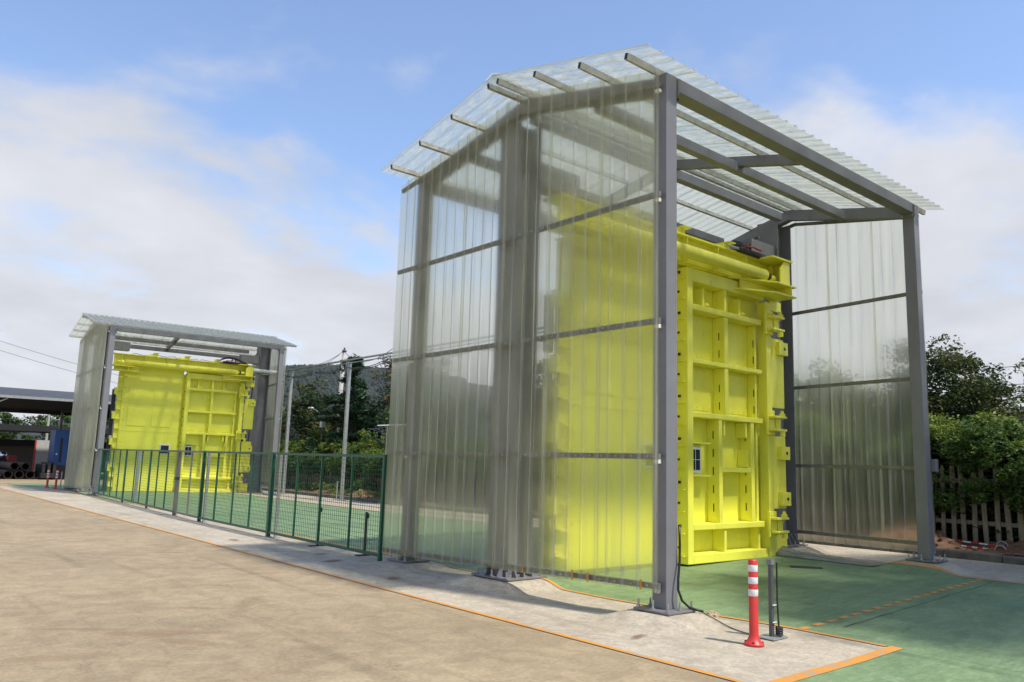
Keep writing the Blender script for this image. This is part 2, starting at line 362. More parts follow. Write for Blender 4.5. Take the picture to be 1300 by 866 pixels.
def stain_spots(M, spots, colr, amount):
    """old spills: ragged patches at given places on the ground"""
    t = M.node_tree; b = t.nodes['Principled BSDF']; nn = t.nodes.new; ln = t.links.new; inp = b.inputs['Base Color']
    co = nn('ShaderNodeTexCoord'); n = nn('ShaderNodeTexNoise'); ln(co.outputs['Object'], n.inputs['Vector']); n.inputs['Scale'].default_value = 5.5; n.inputs['Detail'].default_value = 10; n.inputs['Roughness'].default_value = .78
    tot = None
    for (x, y, rx, ry, rot) in spots:
        mp = nn('ShaderNodeMapping'); mp.vector_type = 'TEXTURE'; ln(co.outputs['Object'], mp.inputs[0]); mp.inputs['Location'].default_value = (x, y, 0); mp.inputs['Rotation'].default_value = (0, 0, rot); mp.inputs['Scale'].default_value = (rx, ry, 1)
        ls_ = nn('ShaderNodeVectorMath'); ls_.operation = 'LENGTH'; ln(mp.outputs[0], ls_.inputs[0])
        r = nn('ShaderNodeMapRange'); r.interpolation_type = 'SMOOTHSTEP'; ln(ls_.outputs['Value'], r.inputs[0]); r.inputs[1].default_value = 0; r.inputs[2].default_value = 1; r.inputs[3].default_value = 1; r.inputs[4].default_value = 0
        if tot is None: tot = r.outputs[0]
        else:
            a = nn('ShaderNodeMath'); a.operation = 'MAXIMUM'; ln(tot, a.inputs[0]); ln(r.outputs[0], a.inputs[1]); tot = a.outputs[0]
    ad = nn('ShaderNodeMath'); ad.operation = 'MULTIPLY_ADD'; ln(tot, ad.inputs[0]); ad.inputs[1].default_value = .62; ln(n.outputs['Fac'], ad.inputs[2])
    r = nn('ShaderNodeMapRange'); ln(ad.outputs[0], r.inputs[0]); r.inputs[1].default_value = .78; r.inputs[2].default_value = 1.02; r.inputs[4].default_value = amount
    m_ = nn('ShaderNodeMix'); m_.data_type = 'RGBA'; ln(r.outputs[0], m_.inputs['Factor']); ln(inp.links[0].from_socket, m_.inputs['A']); m_.inputs['B'].default_value = (*colr, 1); ln(m_.outputs['Result'], inp)
stain_spots(YARD, [(-4.5, 2.1, 1.2, .28, -.5), (-4.4, 1.6, .9, .22, -.9), (-5.4, 1.6, .9, .30, -.3), (-3.8, 3.1, .6, .16, -.7), (-2.6, 8.1, .7, .22, -.6), (-5.0, 2.6, 1.1, .14, -.6), (-3.2, 3.2, .8, .25, .9)], (.20, .125, .072), .45)
stain_spots(APRON, [(-.75, 5.9, .5, .32, .6), (-.5, 6.8, .35, .2, .2), (-.9, 3.9, .4, .25, 1.0), (-.9, -.4, .35, .12, .3), (-.9, 9.5, .5, .2, 1.4)], (.15, .09, .055), .8)
wear(LINE, 0, 7, .54, .60, (.33, .28, .21), .85)
wear(LINE, 0, 40, .58, .66, (.36, .30, .23), .8)
wear(GREENP, 0, 14, .60, .70, (.09, .12, .09), .5)
wear(YEL, 0, 1.1, .50, .78, (.58, .54, .078), .6, (1, 1, .45))
wear(YEL, 0, 9, .64, .74, (.36, .30, .07), .65, (1, 1, .25))
wear(STEEL, 0, 2.2, .50, .80, (.14, .135, .13), .7, (1, 1, .25))
wear(STEEL, 0, 12, .66, .74, (.30, .29, .275), .5, (1, 1, .4))
wear(RED, 0, 9, .55, .75, (.42, .12, .09), .6)
wear(WHITE, 0, 10, .55, .75, (.45, .43, .39), .6)
wear(GALV, 0, 5, .58, .75, (.26, .23, .19), .5, (1, 1, .5))
SOIL = ground_mat('brown_soil', (.235, .128, .072), (.165, .092, .055), (.29, .18, .105), stain=.6, scale=1.8)
FIELD = ground_mat('verge_ground', (.075, .07, .035), (.05, .055, .025), (.11, .085, .05), stain=.6, scale=.25)

# one sheet of ground to the horizon, the yard on top of it
mb = MB(); mb.add([(-1500, -1500, -.06), (1500, -1500, -.06), (1500, 1500, -.06), (-1500, 1500, -.06)], [(0, 1, 2, 3)])
struct(mb.build('ground', FIELD))
ground_sheet('concrete_yard', np.array([-90., -40, -15, -8, -4, -1.45, 0, 2, 4, 6, 8, 8.62]), axis(-60, 130, 1, -4, 18, 6), 0.0, YARD, flat=True)
YS = axis(-2.12, 33, .06, -2.12, 6.2, .5)
ground_sheet('concrete_apron', axis(-1.45, .80, .06, -1.45, .80, .06), YS, .004, APRON)
ground_sheet('concrete_apron', axis(6.16, 8.5, .07, 6.16, 8.5, .1), axis(-20, 40, .07, -2.12, 6.2, .6), .004, APRON)
ground_sheet('green_floor', np.linspace(0, 1, 76), axis(-40, 37, .08, -2.12, 6.2, .7), .009, GREEN, left=lane_edge, span=True)
ground_sheet('green_floor', np.array([-1.4, -.9, -.4, 0, .2, .45, .72]), axis(-40, -2.12, .5, -40, -2, .5), .008, GREEN)
ground_sheet('green_floor', np.array([-.5, -.4, 0, .2, .45]), axis(33.0, 37, 1, 33, 37, 1), .008, GREEN)
LN = .0120
ground_sheet('painted_line', np.array([-1.51, -1.48, -1.445]), axis(-30, 60, .5, -30, 60, .5), .008, LINE)
ground_sheet('painted_line', np.array([-.028, 0, .028]), axis(-2.0, 33, .06, -2.0, 6.2, .5), LN, LINE, left=lane_edge)
ground_sheet('painted_line', np.array([6.13, 6.165, 6.2]), axis(-20, 40, .06, -2.12, 6.2, .5), LN, LINE)
ground_sheet('painted_line', np.linspace(-1.45, .755, 30), np.array([-2.15, -2.09, -2.03]), LN, LINE)
ground_sheet('painted_line', np.linspace(-1.45, .49, 10), np.array([32.9, 33.0, 33.1]), LN, WHITE)
dl = thing('dotted_line', 'row of short orange dashes across the green floor', 'line'); del dl['category']; struct(dl)
dash = None
for k in range(19):
    x = .82+k*.288; y = -1.14+.035*k*.288
    if dash is None:
        b_ = MB(); b_.box(-.085, -.035, 0, .085, .035, .006); dash = b_.build('dash', LINE, dl); o = dash
    else: o = dash.copy(); col.objects.link(o)
    place(o, (x, y, zgf(x, y)+.009), rng.uniform(-.05, .05)); o.scale = (rng.uniform(.85, 1.1), rng.uniform(.85, 1.15), 1)
# narrow open joint in the green floor beside the dashes
b_ = MB(); pts = [(1.2+.3*i, -1.36+.012*i+rng.uniform(-.012, .012)) for i in range(17)]
for (xa, ya), (xb, yb) in zip(pts, pts[1:]):
    za, zb = zgf(xa, ya)+.0135, zgf(xb, yb)+.0135; h = rng.uniform(.003, .008)
    b_.add([(xa, ya-h, za), (xb, yb-h, zb), (xb, yb+h, zb), (xa, ya+h, za)], [(0, 1, 2, 3)])
struct(b_.build('floor_joint', mat('joint_filler', (.035, .05, .04), .9)))
# soil strip behind the kerb
xs = np.arange(8.66, 13.2, .11); ys = np.arange(-9, 46, .14); X, Y = np.meshgrid(xs, ys)
def bump_noise(X, Y, seed):
    r_ = np.random.RandomState(seed); Z = np.zeros_like(X)
    for k in range(26):
        f_ = r_.uniform(.6, 7); a = r_.uniform(0, 6.28); Z += np.sin(f_*(X*np.cos(a)+Y*np.sin(a))+r_.uniform(0, 6.28))/f_**.9
    return Z/6
Z = slope(X, Y)+.11+.05*bump_noise(X, Y, 1)+.10*sstep(8.7, 11, X)
for (hx, hy, hr, hh) in ((9.4, 1.5, .8, .40), (9.3, .85, .55, .2), (9.7, -.6, .6, .17), (9.5, 22.6, 1.0, .28), (9.4, 25.5, .8, .2), (9.6, 19, .8, .2), (9.5, 6, .9, .2), (9.5, 10, .9, .2), (9.6, -2.2, .8, .2)):
    d = np.hypot(X-hx, (Y-hy)*.9)*(1+.25*bump_noise(X*1.7, Y*1.7, 5)); Z += hh*(1-sstep(0, hr, d))*(1+.35*bump_noise(X*3, Y*3, 9))
v = np.stack([X, Y, Z], -1).reshape(-1, 3); nx, ny = len(xs), len(ys); ii = np.arange(nx-1)[None, :]+nx*np.arange(ny-1)[:, None]
me = bpy.data.meshes.new('soil_bank'); me.from_pydata(v.tolist(), [], np.stack([ii, ii+1, ii+1+nx, ii+nx], -1).reshape(-1, 4).tolist())
struct(link('soil_bank', me, SOIL, smooth=True))
def soil_z(x, y):
    j = int(np.clip(round((x-8.66)/.11), 0, nx-1)); i = int(np.clip(round((y+9)/.14), 0, ny-1)); return float(Z[i, j])
# clods and stones on the soil
b_ = MB()
for k in range(420):
    x = rng.uniform(8.8, 10.0); y = rng.choice([rng.uniform(-2.5, 3), rng.uniform(17, 28), rng.uniform(4, 16)]); s = rng.uniform(.015, .055)
    c0 = Vector((x, y, soil_z(x, y)+s*.3)); b_.hexa([c0+Vector((sx*s*rng.uniform(.5, 1.1), sy*s*rng.uniform(.5, 1.1), sz*s*rng.uniform(.4, .8))) for sx, sy, sz in ((-1, -1, -1), (1, -1, -1), (1, 1, -1), (-1, 1, -1), (-1, -1, 1), (1, -1, 1), (1, 1, 1), (-1, 1, 1))])
o = b_.build('soil_clods', SOIL); o['kind'] = 'stuff'; o['label'] = 'loose clods scattered on the brown soil strip'; o['category'] = 'soil'
# kerb of separate stones
kb = thing('kerb', 'dark concrete kerb along the soil strip', 'kerb'); del kb['category']; struct(kb)
KERB = mat('kerb_concrete', (.13, .12, .095), .9, var=.35, vscale=5, bump=.3, bscale=25)
kst = None; y = -8.0
while y < 45:
    if kst is None:
        b_ = MB(); b_.prism([(8.5, -.1), (8.5, .115), (8.52, .135), (8.66, .135), (8.66, -.1)], 1, 0, .93); kst = b_.build('kerb_stone', KERB, kb, bevel=.008); o = kst
    else: o = kst.copy(); col.objects.link(o)
    o.location = (rng.uniform(-.008, .008), y, float(slope(8.5, y+.46))+rng.uniform(-.006, .006)); y += .945

# ------------------------------------------------------------------ shelter
WX, DY, HC, YR, ZR = 6.574, 4.92, 6.13, 2.42, 6.79
def roof_z(y): return 6.15+(ZR-6.15)*(y+.31)/(YR+.31) if y < YR else ZR+(6.21-ZR)*(y-YR)/(5.27-YR)
def hbeam(mb, cx, cy, z0, z1, dx, dy, t):
    """H column, flanges facing +-x"""
    mb.box(cx-dx/2, cy-dy/2, z0, cx-dx/2+t, cy+dy/2, z1); mb.box(cx+dx/2-t, cy-dy/2, z0, cx+dx/2, cy+dy/2, z1)
    mb.box(cx-dx/2+t, cy-t/2, z0, cx+dx/2-t, cy+t/2, z1); return mb
def rib_profile(a, b, pitch, phase, h):
    """(s, offset) polyline across the sheet, a trapezoid rib every pitch"""
    pts = []; s = a+phase; wv = .024
    pts.append((a, 0))
    while s+2.4*wv < b:
        pts += [(s, 0), (s+wv*.55, h), (s+wv*1.55, h), (s+wv*2.1, 0)]; s += pitch
    pts.append((b, 0)); return pts
def xr(y): return WX+.14*max(0, y)
def make_shelter(label, flip=False, ex=True):
    root = thing('translucent_shelter', label, 'shelter', group='steel shelters roofed and walled with fibreglass sheets')
    zp = {}
    def column(x, y, h, big=False, top=HC, dxb=.42):
        zb = .12 if not (x > 3 and ex) else .25
        if ex: zb = zgf(x, y)+.012
        mb = MB()
        if big: hbeam(mb, x, y, zb+.024, top, dxb, .44, .026)
        else: mb.box(x-.095, y-.095, zb+.022, x+.095, y+.095, top)
        c = mb.build('column', STEEL, root, bevel=.006)
        hp = .36 if big else .235
        bp_ = MB().box(x-hp, y-hp, zb, x+hp, y+hp, zb+.022).build('base_plate', PLATE, c, bevel=.003)
        bl = [(sx*f, sy*g) for sx in (-1, 1) for sy in (-1, 1) for f, g in ((.84, .84),)]+[(.84, 0), (-.84, 0), (0, .84), (0, -.84)]
        for (fx, fy) in bl:
            bx, by = x+fx*hp, y+fy*hp
            b2 = MB().tube([(bx, by, zb+.018), (bx, by, zb+.105+rng.uniform(-.01, .015))], .0115, 8); b2.lathe((bx, by, zb+.022), [(.021, 0), (.021, .02)], 6)
            b2.build('anchor_bolt', GALV, c)
        if big:
            for sx in (-1, 1):
                for oy in (-.13, .13):
                    gx = x+sx*dxb/2
                    MB().add([(gx, y+oy-.006, zb+.022), (gx+sx*.12, y+oy-.006, zb+.022), (gx, y+oy-.006, zb+.24), (gx, y+oy+.006, zb+.022), (gx+sx*.12, y+oy+.006, zb+.022), (gx, y+oy+.006, zb+.24)],
                             [(0, 1, 2), (5, 4, 3), (0, 3, 4, 1), (1, 4, 5, 2), (2, 5, 3, 0)]).build('gusset', STEEL, c)
            for oy in (-.2, 0, .2):
                MB().add([(x+oy*.7-.006, y-.22, zb+.022), (x+oy*.7-.006, y-.32, zb+.022), (x+oy*.7-.006, y-.22, zb+.22), (x+oy*.7+.006, y-.22, zb+.022), (x+oy*.7+.006, y-.32, zb+.022), (x+oy*.7+.006, y-.22, zb+.22)],
                         [(0, 1, 2), (5, 4, 3), (0, 3, 4, 1), (1, 4, 5, 2), (2, 5, 3, 0)]).build('gusset', STEEL, c)
        return c
    for x in (0, WX):
        column(x, 0, HC, top=HC+.005); column(x if x == 0 else xr(DY), DY, HC, top=HC-.02)
        xi = .16 if x == 0 else xr(2.74)-.11; wx_ = .42 if x == 0 else .50
        cbig = column(xi, 2.74, HC, big=True, top=6.44, dxb=wx_)
        s = 1 if x == 0 else -1                       # bracket that carries the door header
        MB().box(xi+s*(wx_/2+.002), 2.58, 5.58, xi+s*1.05, 2.90, 5.92).build('header_bracket', STEEL, root, bevel=.006)
        b2 = MB()
        for zz_ in np.arange(4.9, 6.3, .14): b2.lathe((0, 0, 0), [(.0, 0)]*2, 3) if False else b2.box(xi+s*(wx_/2+.0005), 2.90, zz_, xi+s*(wx_/2+.012), 2.925, zz_+.025)
        b2.build('bolt_row', GALV, cbig)['kind'] = 'stuff'
    for xs_, sg in ((.096, 1), (WX-.096, -1)):                 # bolted end plates of the eave beams
        for yb_ in (0.0, DY):
            ep = MB().box(xs_, yb_-.12, 5.90, xs_+sg*.016, yb_+.12, 6.10 if yb_ else 6.105).build('end_plate', STEEL, root)
            for zb_ in (5.925, 5.945): 
                for oy in (-.085, .085): MB().tube([(xs_+sg*.0165, yb_+oy, zb_), (xs_+sg*.028, yb_+oy, zb_)], .012, 6).build('bolt_head', GALV, ep)
    RD = .2
    def rafter(x, wd=.14, dep=RD, a=.096, b=DY-.096):
        for (y0, y1) in ((a, YR), (YR, b)):
            off = .115
            xa, xb = (x, x) if x < WX else (xr(y0), xr(y1))
            p0 = Vector((xa, y0, roof_z(y0)-off-dep/2)); p1 = Vector((xb, y1, roof_z(y1)-off-dep/2))
            MB().beam(p0, p1, wd, dep).build('rafter', STEEL, root, bevel=.005)
    rafter(0); rafter(WX); rafter(3.22, .12, .15, .11, DY-.11)
    MB().box(.096, -.095, 5.965, WX-.096, .105, 6.135).build('eave_beam', STEEL, root, bevel=.006)
    MB().box(.096, DY-.1, 5.96, WX-.096, DY+.095, 6.12).build('eave_beam', STEEL, root, bevel=.006)
    MB().box(.075, YR-.07, 6.37, WX-.075, YR+.07, 6.53).build('ridge_beam', STEEL, root, bevel=.006)
    MB().box(.075, 1.10, 6.12, WX-.075, 1.22, 6.27).build('tie_beam', STEEL, root, bevel=.006)
    MB().box(.075, 3.66, 6.12, WX-.075, 3.78, 6.27).build('tie_beam', STEEL, root, bevel=.006)
    MB().tube([(.1, -.06, 5.93), (.1, -.06, 5.9), (.16, -.06, 5.88)], .02, 8).build('cable_gland', DARK, root)
    PURL = mat('galvanised_purlin', (.50, .49, .44), .5, .35, var=.25, vscale=8)
    for (y, z) in ((.03, 6.18), (.77, 6.345), (1.58, 6.53), (2.33, 6.705), (2.53, 6.70), (3.37, 6.545), (4.17, 6.385), (4.96, 6.22)):
        z = roof_z(y)-.062
        sl_ = (ZR-6.15)/(YR+.31) if y < YR else (6.21-ZR)/(5.27-YR)
        p = MB().beam((-.655, y, z), (WX+.655, y, z), .045, .075, (0, -sl_, 1)).build('purlin', PURL, root)
        for xe in (-.657, WX+.657): MB().beam((xe-.003, y, z), (xe+.003, y, z), .039, .069, (0, -sl_, 1)).build('end_cap', BLACKPAINT, p)
    # roof sheets, ribs running down the slope
    XA, XB = -.69, WX+.69; n = 9; wsh = (XB-XA)/n
    for side in (0, 1):
        for k in range(n):
            a, b = XA+k*wsh-(.05 if k else 0), XA+(k+1)*wsh
            prof = rib_profile(a, b, wsh/4.0, .012, .034); lift = .0025*(k % 2)
            ye, yr = (-.31, YR+.03) if side == 0 else (5.27, YR-.03)
            if side == 0: zr_ = ZR+.010
            else: zr_ = ZR+.004
            vs, fs = [], []; nn_ = 9; npf = len(prof)
            for j in range(nn_):
                t_ = j/(nn_-1); y_ = ye+(yr-ye)*t_; z_ = (6.15 if side == 0 else 6.21)+(zr_-(6.15 if side == 0 else 6.21))*t_
                for (s, h) in prof:
                    vs.append((s, y_, z_+h+lift-.012*math.sin(math.pi*((t_*3) % 1))*.35))
            for j in range(nn_-1):
                for i in range(npf-1): fs.append((j*npf+i, j*npf+i+1, (j+1)*npf+i+1, (j+1)*npf+i))
            MB().add(vs, fs).build('roof_sheet', ROOFS, root)
    rc = MB(); sx0, sx1 = XA, XB
    rc.add([(sx0, YR-.16, roof_z(YR-.16)+.040), (sx1, YR-.16, roof_z(YR-.16)+.040), (sx1, YR, ZR+.052), (sx0, YR, ZR+.052), (sx1, YR+.16, roof_z(YR+.16)+.040), (sx0, YR+.16, roof_z(YR+.16)+.040)], [(0, 1, 2, 3), (3, 2, 4, 5)])
    rc.build('ridge_cap', ROOFS, root)
    # gable walls: girts on clips, sheets outside them
    for gx, s in ((0, -1), (WX, 1)):
        gf = (lambda y: 0.0) if s < 0 else xr
        for i, (za, zb) in enumerate((((.365, .205) if s < 0 else (.50, .47)), (1.715, 1.70), (3.20, 3.175), (4.655, 4.63))):
            MB().beam((gf(-.06)+s*.165, -.06, za), (gf(5.37)+s*.165, 5.37, zb), .04, .06).build('girt', GIRT, root)
            for yc in (0, DY):
                zc = za+(zb-za)*(yc+.06)/5.43
                MB().box(gf(yc)+s*.097, yc-.03, zc-.075, gf(yc)+s*.150, yc+.03, zc-.032).build('clip', WHITE if i else GALV, root)
            zc = za+(zb-za)*.52; MB().box(gf(2.74)+s*(.052 if s < 0 else .142), 2.70, zc-.02, gf(2.74)+s*.148, 2.78, zc+.02).build('clip', GALV, root)
        for (y0, y1, z0, z1) in ((-.06, YR, 5.97, 6.43), (YR, 5.37, 6.43, 6.02)):
            MB().beam((gf(y0)+s*.165, y0, z0), (gf(y1)+s*.165, y1, z1), .04, .06).build('girt', GIRT, root)
        MB().box(gx+s*.097, -.03, 5.90, gx+s*.150, .03, 5.94).build('clip', WHITE, root)
        ya, yb, nw = -.065, 5.375, 6; wy = (yb-ya)/nw
        for k in range(nw):
            a, b = ya+k*wy-(.05 if k else 0), ya+(k+1)*wy
            prof = rib_profile(a, b, wy/4.0, .012, .026); lift = .0025*(k % 2)
            vs, fs = [], []; nz_ = 7; npf = len(prof)
            for j in range(nz_):
                for (y_, h) in prof:
                    zl = (.315 if s < 0 else .36)-.03*(y_+.06)*(1 if s < 0 else .3); zt = min(roof_z(y_)-.075, roof_z(y_)-.075)-.012
                    if y_ < .12: zt = min(zt, 6.12+.0)
                    z_ = zl+(zt-zl)*j/(nz_-1)
                    wav = .004*math.sin(y_*5+j*2.1+k)
                    vs.append((gf(y_)+s*(.192+h+lift+wav), y_, z_))
            for j in range(nz_-1):
                for i in range(npf-1): fs.append((j*npf+i, j*npf+i+1, (j+1)*npf+i+1, (j+1)*npf+i))
            ws = MB().add(vs, fs).build('wall_sheet', WALLS, root); ws.data.materials.append(WALLR)      # ribs made milkier than the flats: pale lines of grazing light put into their material
            sc_ = MB()
            for (za, zb) in (((.365, .205) if s < 0 else (.50, .47)), (1.715, 1.70), (3.20, 3.175), (4.655, 4.63)):
                for q in range(4):
                    y_ = a+.14+q*wy/4.0; z_ = za+(zb-za)*(y_+.06)/5.43; x_ = gf(y_)+s*(.1965+lift)
                    sc_.lathe((0, 0, 0), [(.001, 0), (.001, .001)], 3) if False else sc_.box(x_-.004, y_-.009, z_-.009, x_+s*.008, y_+.009, z_+.009)
            sc_.build('screw_heads', GALV, ws)['kind'] = 'stuff'
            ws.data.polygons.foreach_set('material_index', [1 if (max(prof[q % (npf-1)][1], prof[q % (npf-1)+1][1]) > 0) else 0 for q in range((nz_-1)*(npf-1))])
        if ex and s < 0:
            for yt in (.15, .93, 1.18, 2.05, 4.72, 5.22):
                zt = .365-.0295*(yt+.06); hh = rng.uniform(.075, .11)
                MB().box(gx+s*.2185, yt-.014, zt-.045, gx+s*.2215, yt+.014, zt-.045+hh).build('tape_strip', TAPE, root)
    return root

# ------------------------------------------------------------------ shield door
def make_door(label):
    root = thing('shield_door', label, 'door', group='yellow steel shield doors inside the shelters')
    Bx = lambda *a: MB().box(*a)
    yF, yB = 2.33, 2.60
    # right leaf: backing plate with a deep frame of bars
    leaf = Bx(3.54, yB-.01, .12, 6.02, yB+.06, 5.10).build('right_leaf', YEL, root)
    bars = [(3.50, 3.65, .10, 4.90), (3.65, 5.78, 4.68, 4.90), (3.65, 5.68, 4.20, 4.30), (3.65, 5.68, 3.31, 3.385), (3.65, 5.68, 2.42, 2.51),
            (3.65, 5.68, .62, .72), (3.65, 5.78, .10, .25)]
    for (a, b, c, d) in bars: Bx(a, yF, c, b, yB-.011, d).build('frame_bar', YEL, leaf, bevel=.012)
    for (a, b, c, d, dy) in ((4.55, 4.655, 2.51, 3.31, .012), (4.55, 4.655, 3.385, 4.20, .012), (4.56, 4.63, 4.30, 4.68, .015), (4.36, 4.46, .72, 2.42, .012), (5.31, 5.41, .72, 2.42, .012),
                             (4.50, 4.565, .25, .62, .02), (5.60, 5.66, .25, .62, .08), (5.60, 5.66, .72, 2.42, .10), (5.60, 5.66, 2.51, 3.31, .10), (5.60, 5.66, 3.385, 4.20, .10)):
        Bx(a, yF+dy, c, b, yB-.011, d).build('frame_stile', YEL, leaf, bevel=.01)
    Bx(4.46, yF+.02, 1.55, 5.31, yB-.011, 1.635).build('frame_bar', YEL, leaf, bevel=.01)
    for zz_ in (2.0, 1.47): Bx(3.65, yF+.06, zz_, 4.20, yB-.011, zz_+.03).build('shelf_plate', YEL, leaf)
    wf = Bx(3.66, yF+.10, 1.53, 3.98, yB-.02, 1.95).build('window_frame', WHITE, leaf, bevel=.006)
    Bx(3.695, yF+.095, 1.575, 3.945, yF+.11, 1.905).build('window_pane', GLASS, leaf)
    Bx(3.815, yF+.090, 1.575, 3.825, yF+.0945, 1.905).build('glazing_bar', WHITE, leaf); Bx(3.695, yF+.088, 1.735, 3.945, yF+.0925, 1.745).build('glazing_bar', WHITE, leaf)
    for (x, z0, z1) in ((3.98, 4.31, 4.62), (5.05, 4.31, 4.60), (4.55, 2.15, 2.41), (5.2, 2.15, 2.41), (5.25, 1.64, 1.95)):
        c = Bx(x, yF+.05, z0, x+.05, yB-.012, z1).build('cleat', YEL, leaf, bevel=.006)
        if z0 > 4: Bx(x+.052, yF+.02, z0+.01, x+.15, yF+.07, z0+.06).build('hook', YEL, leaf, bevel=.01)
    # bolted cover panels in the cells
    for (a, b, c, d) in ((3.70, 4.46, 3.44, 4.13), (4.72, 5.52, 3.44, 4.13), (3.70, 4.46, 2.57, 3.25), (4.72, 5.52, 2.57, 3.25)):
        p = Bx(a, yB-.022, c, b, yB-.0105, d).build('cover_panel', YEL, leaf, bevel=.004)
        b2 = MB()
        for k in range(5):
            for zz_ in (c+.04, d-.04): b2.box(a+.06+k*(b-a-.12)/4-.009, yB-.030, zz_-.009, a+.06+k*(b-a-.12)/4+.009, yB-.0225, zz_+.009)
        for k in range(1, 5):
            b2.box(b-.05, yB-.030, c+k*(d-c)/5-.009, b-.032, yB-.0225, c+k*(d-c)/5+.009)
        o = b2.build('bolt_heads', YEL, leaf); o['kind'] = 'stuff'
    # narrow dark slots on the stiles
    for (x, z0, z1) in ((4.545, 3.5, 4.1), (4.545, 2.6, 3.2), (5.592, 3.5, 4.1), (5.592, 2.6, 3.2), (4.352, .9, 2.3), (5.302, .9, 2.3)):
        zz_ = z0
        while zz_ < z1: Bx(x, yB-.15, zz_, x+.004, yB-.135, min(z1, zz_+.13)).build('slot', BLACKPAINT, leaf); zz_ += .3
    # side with stepped brackets
    Bx(3.505, yB+.062, .12, 3.545, yB+.10, 4.86).build('side_strip', YEL, leaf)
    z = .22; k = 0
    while z < 4.8:
        Bx(3.455, yF+.05, z, 3.499, yB+.05, z+.014).build('side_bracket', YEL, leaf)
        if k % 2: Bx(3.475, yF+.14, z+.10, 3.4985, yF+.18, z+.14).build('side_bolt', DARK, leaf)
        else: MB().box(3.478, yF+.16, z+.12, 3.4985, yF+.19, z+.15).build('side_bolt', DARK, leaf)
        z += .345; k += 1
    Bx(3.44, yB+.05, .12, 3.4995, yB+.07, 4.84).build('side_flange', YEL, leaf)
    # hinge post and brackets
    hp = Bx(5.80, yF-.02, .10, 5.96, yF+.16, 4.66).build('hinge_post', YEL, root, bevel=.01)
    for zc in (4.29, 2.47, .69):
        hb = MB().box(5.72, yF-.07, zc-.24, 5.95, yF-.021, zc+.20).build('hinge_bracket', YEL, root, bevel=.008)
        for dz in (-.17, .06): Bx(5.76, yF-.20, zc+dz, 6.14, yF-.071, zc+dz+.04).build('hinge_plate', YEL, hb, bevel=.008)
        Bx(5.965, yF-.10, zc-.128, 6.10, yF+.10, zc+.058).build('hinge_block', YEL, hb, bevel=.008)
        MB().lathe((6.08, yF-.14, zc-.26), [(.05, 0), (.05, .09)], 14).build('hinge_pin', YEL, hb)
        MB().lathe((6.08, yF-.14, zc+.10), [(.055, 0), (.055, .05), (.03, .055), (.03, .10)], 14).build('hinge_pin', YEL, hb)
        for dx in (.05, .16):
            for dz in (-.20, .15): MB().tube([(5.74+dx, yF-.072, zc+dz), (5.74+dx, yF-.086, zc+dz)], .018, 6).build('bolt_head', YEL, hb)
    # frame plate behind the hinge, with drilled lugs
    fp = MB().box(6.021, yF+.03, .12, 6.44, yF+.07, .47).build('frame_plate', YEL, root)
    Bx(6.021, yF+.03, .93, 6.45, yF+.07, 2.22).build('frame_plate', YEL, root); Bx(6.021, yF+.03, 2.74, 6.45, yF+.07, 4.02).build('frame_plate', YEL, root)
    Bx(6.021, yF+.03, 4.54, 6.40, yF+.07, 4.73).build('frame_plate', YEL, root)
    for z0 in (3.72, 1.80, .98):
        lg = MB()
        lg.box(6.19, yF-.05, z0, 6.21, yF+.029, z0+.24); lg.box(6.211, yF-.05, z0, 6.475, yF-.03, z0+.24); lg.box(6.211, yF-.029, z0, 6.46, yF+.029, z0+.02); lg.box(6.211, yF-.029, z0+.22, 6.46, yF+.029, z0+.24)
        lo = lg.build('lug', YEL, root)
        MB().tube([(6.37, yF-.0505, z0+.12), (6.37, yF-.053, z0+.12)], .032, 14).build('lug_hole', BLACKPAINT, lo)
    # left leaf: flat plate with four raised panels and a window
    ll = Bx(1.12, 2.62, .12, 3.43, 2.78, 5.12).build('left_leaf', YEL, root, bevel=.01)
    for (a, b, c, d) in ((1.36, 2.08, 3.52, 4.22), (2.30, 3.02, 3.52, 4.22), (1.36, 2.08, 2.66, 3.36), (2.30, 3.02, 2.66, 3.36)): Bx(a, 2.600, c, b, 2.619, d).build('raised_panel', YEL, ll, bevel=.006)
    Bx(1.13, 2.606, 2.45, 3.42, 2.619, 2.47).build('seam_strip', YEL, ll)
    Bx(2.72, 2.585, 1.58, 3.12, 2.619, 1.98).build('window_frame', WHITE, ll, bevel=.006); Bx(2.765, 2.578, 1.625, 3.075, 2.5845, 1.935).build('window_pane', GLASS, ll)
    for x in (2.86, 2.97): Bx(x, 2.572, 1.625, x+.008, 2.5775, 1.935).build('glazing_bar', DARK, ll)
    for z in np.arange(.35, 4.8, .42): MB().tube([(1.20, 2.6195, z), (1.20, 2.609, z)], .014, 6).build('bolt_head', DARK, ll)
    es = Bx(.92, 2.66, .12, 1.10, 2.76, 4.86).build('edge_channel', YEL, root)
    Bx(1.095, 2.60, .12, 1.118, 2.658, 4.88).build('edge_strip', YEL, es)
    z = .30
    while z < 4.8:
        Bx(.92, 2.56, z, 1.093, 2.658, z+.03).build('edge_bracket', YEL, es); z += .37
    for z in (.9, 1.9, 2.9, 3.85): Bx(.80, 2.58, z, .918, 2.74, z+.26).build('edge_lug', YEL, es)
    for z in (.15, 1.25, 2.25, 3.2): Bx(.76, 2.765, z, .90, 2.83, z+.85).build('seal_strip', DARK, es)
    # header: top beam with blocks, the long torsion tube and its arms
    hd = MB().box(.62, 2.42, 5.00, 6.16, 2.44, 5.40).build('header_web', YEL, root)
    Bx(.58, 2.30, 5.402, 6.16, 2.72, 5.43).build('header_flange', YEL, hd); Bx(.62, 2.44, 4.965, 6.16, 2.70, 4.998).build('header_flange', YEL, hd)
    for x in np.arange(.9, 6.1, .86): Bx(x, 2.31, 5.0, x+.018, 2.419, 5.40).build('stiffener', YEL, hd)
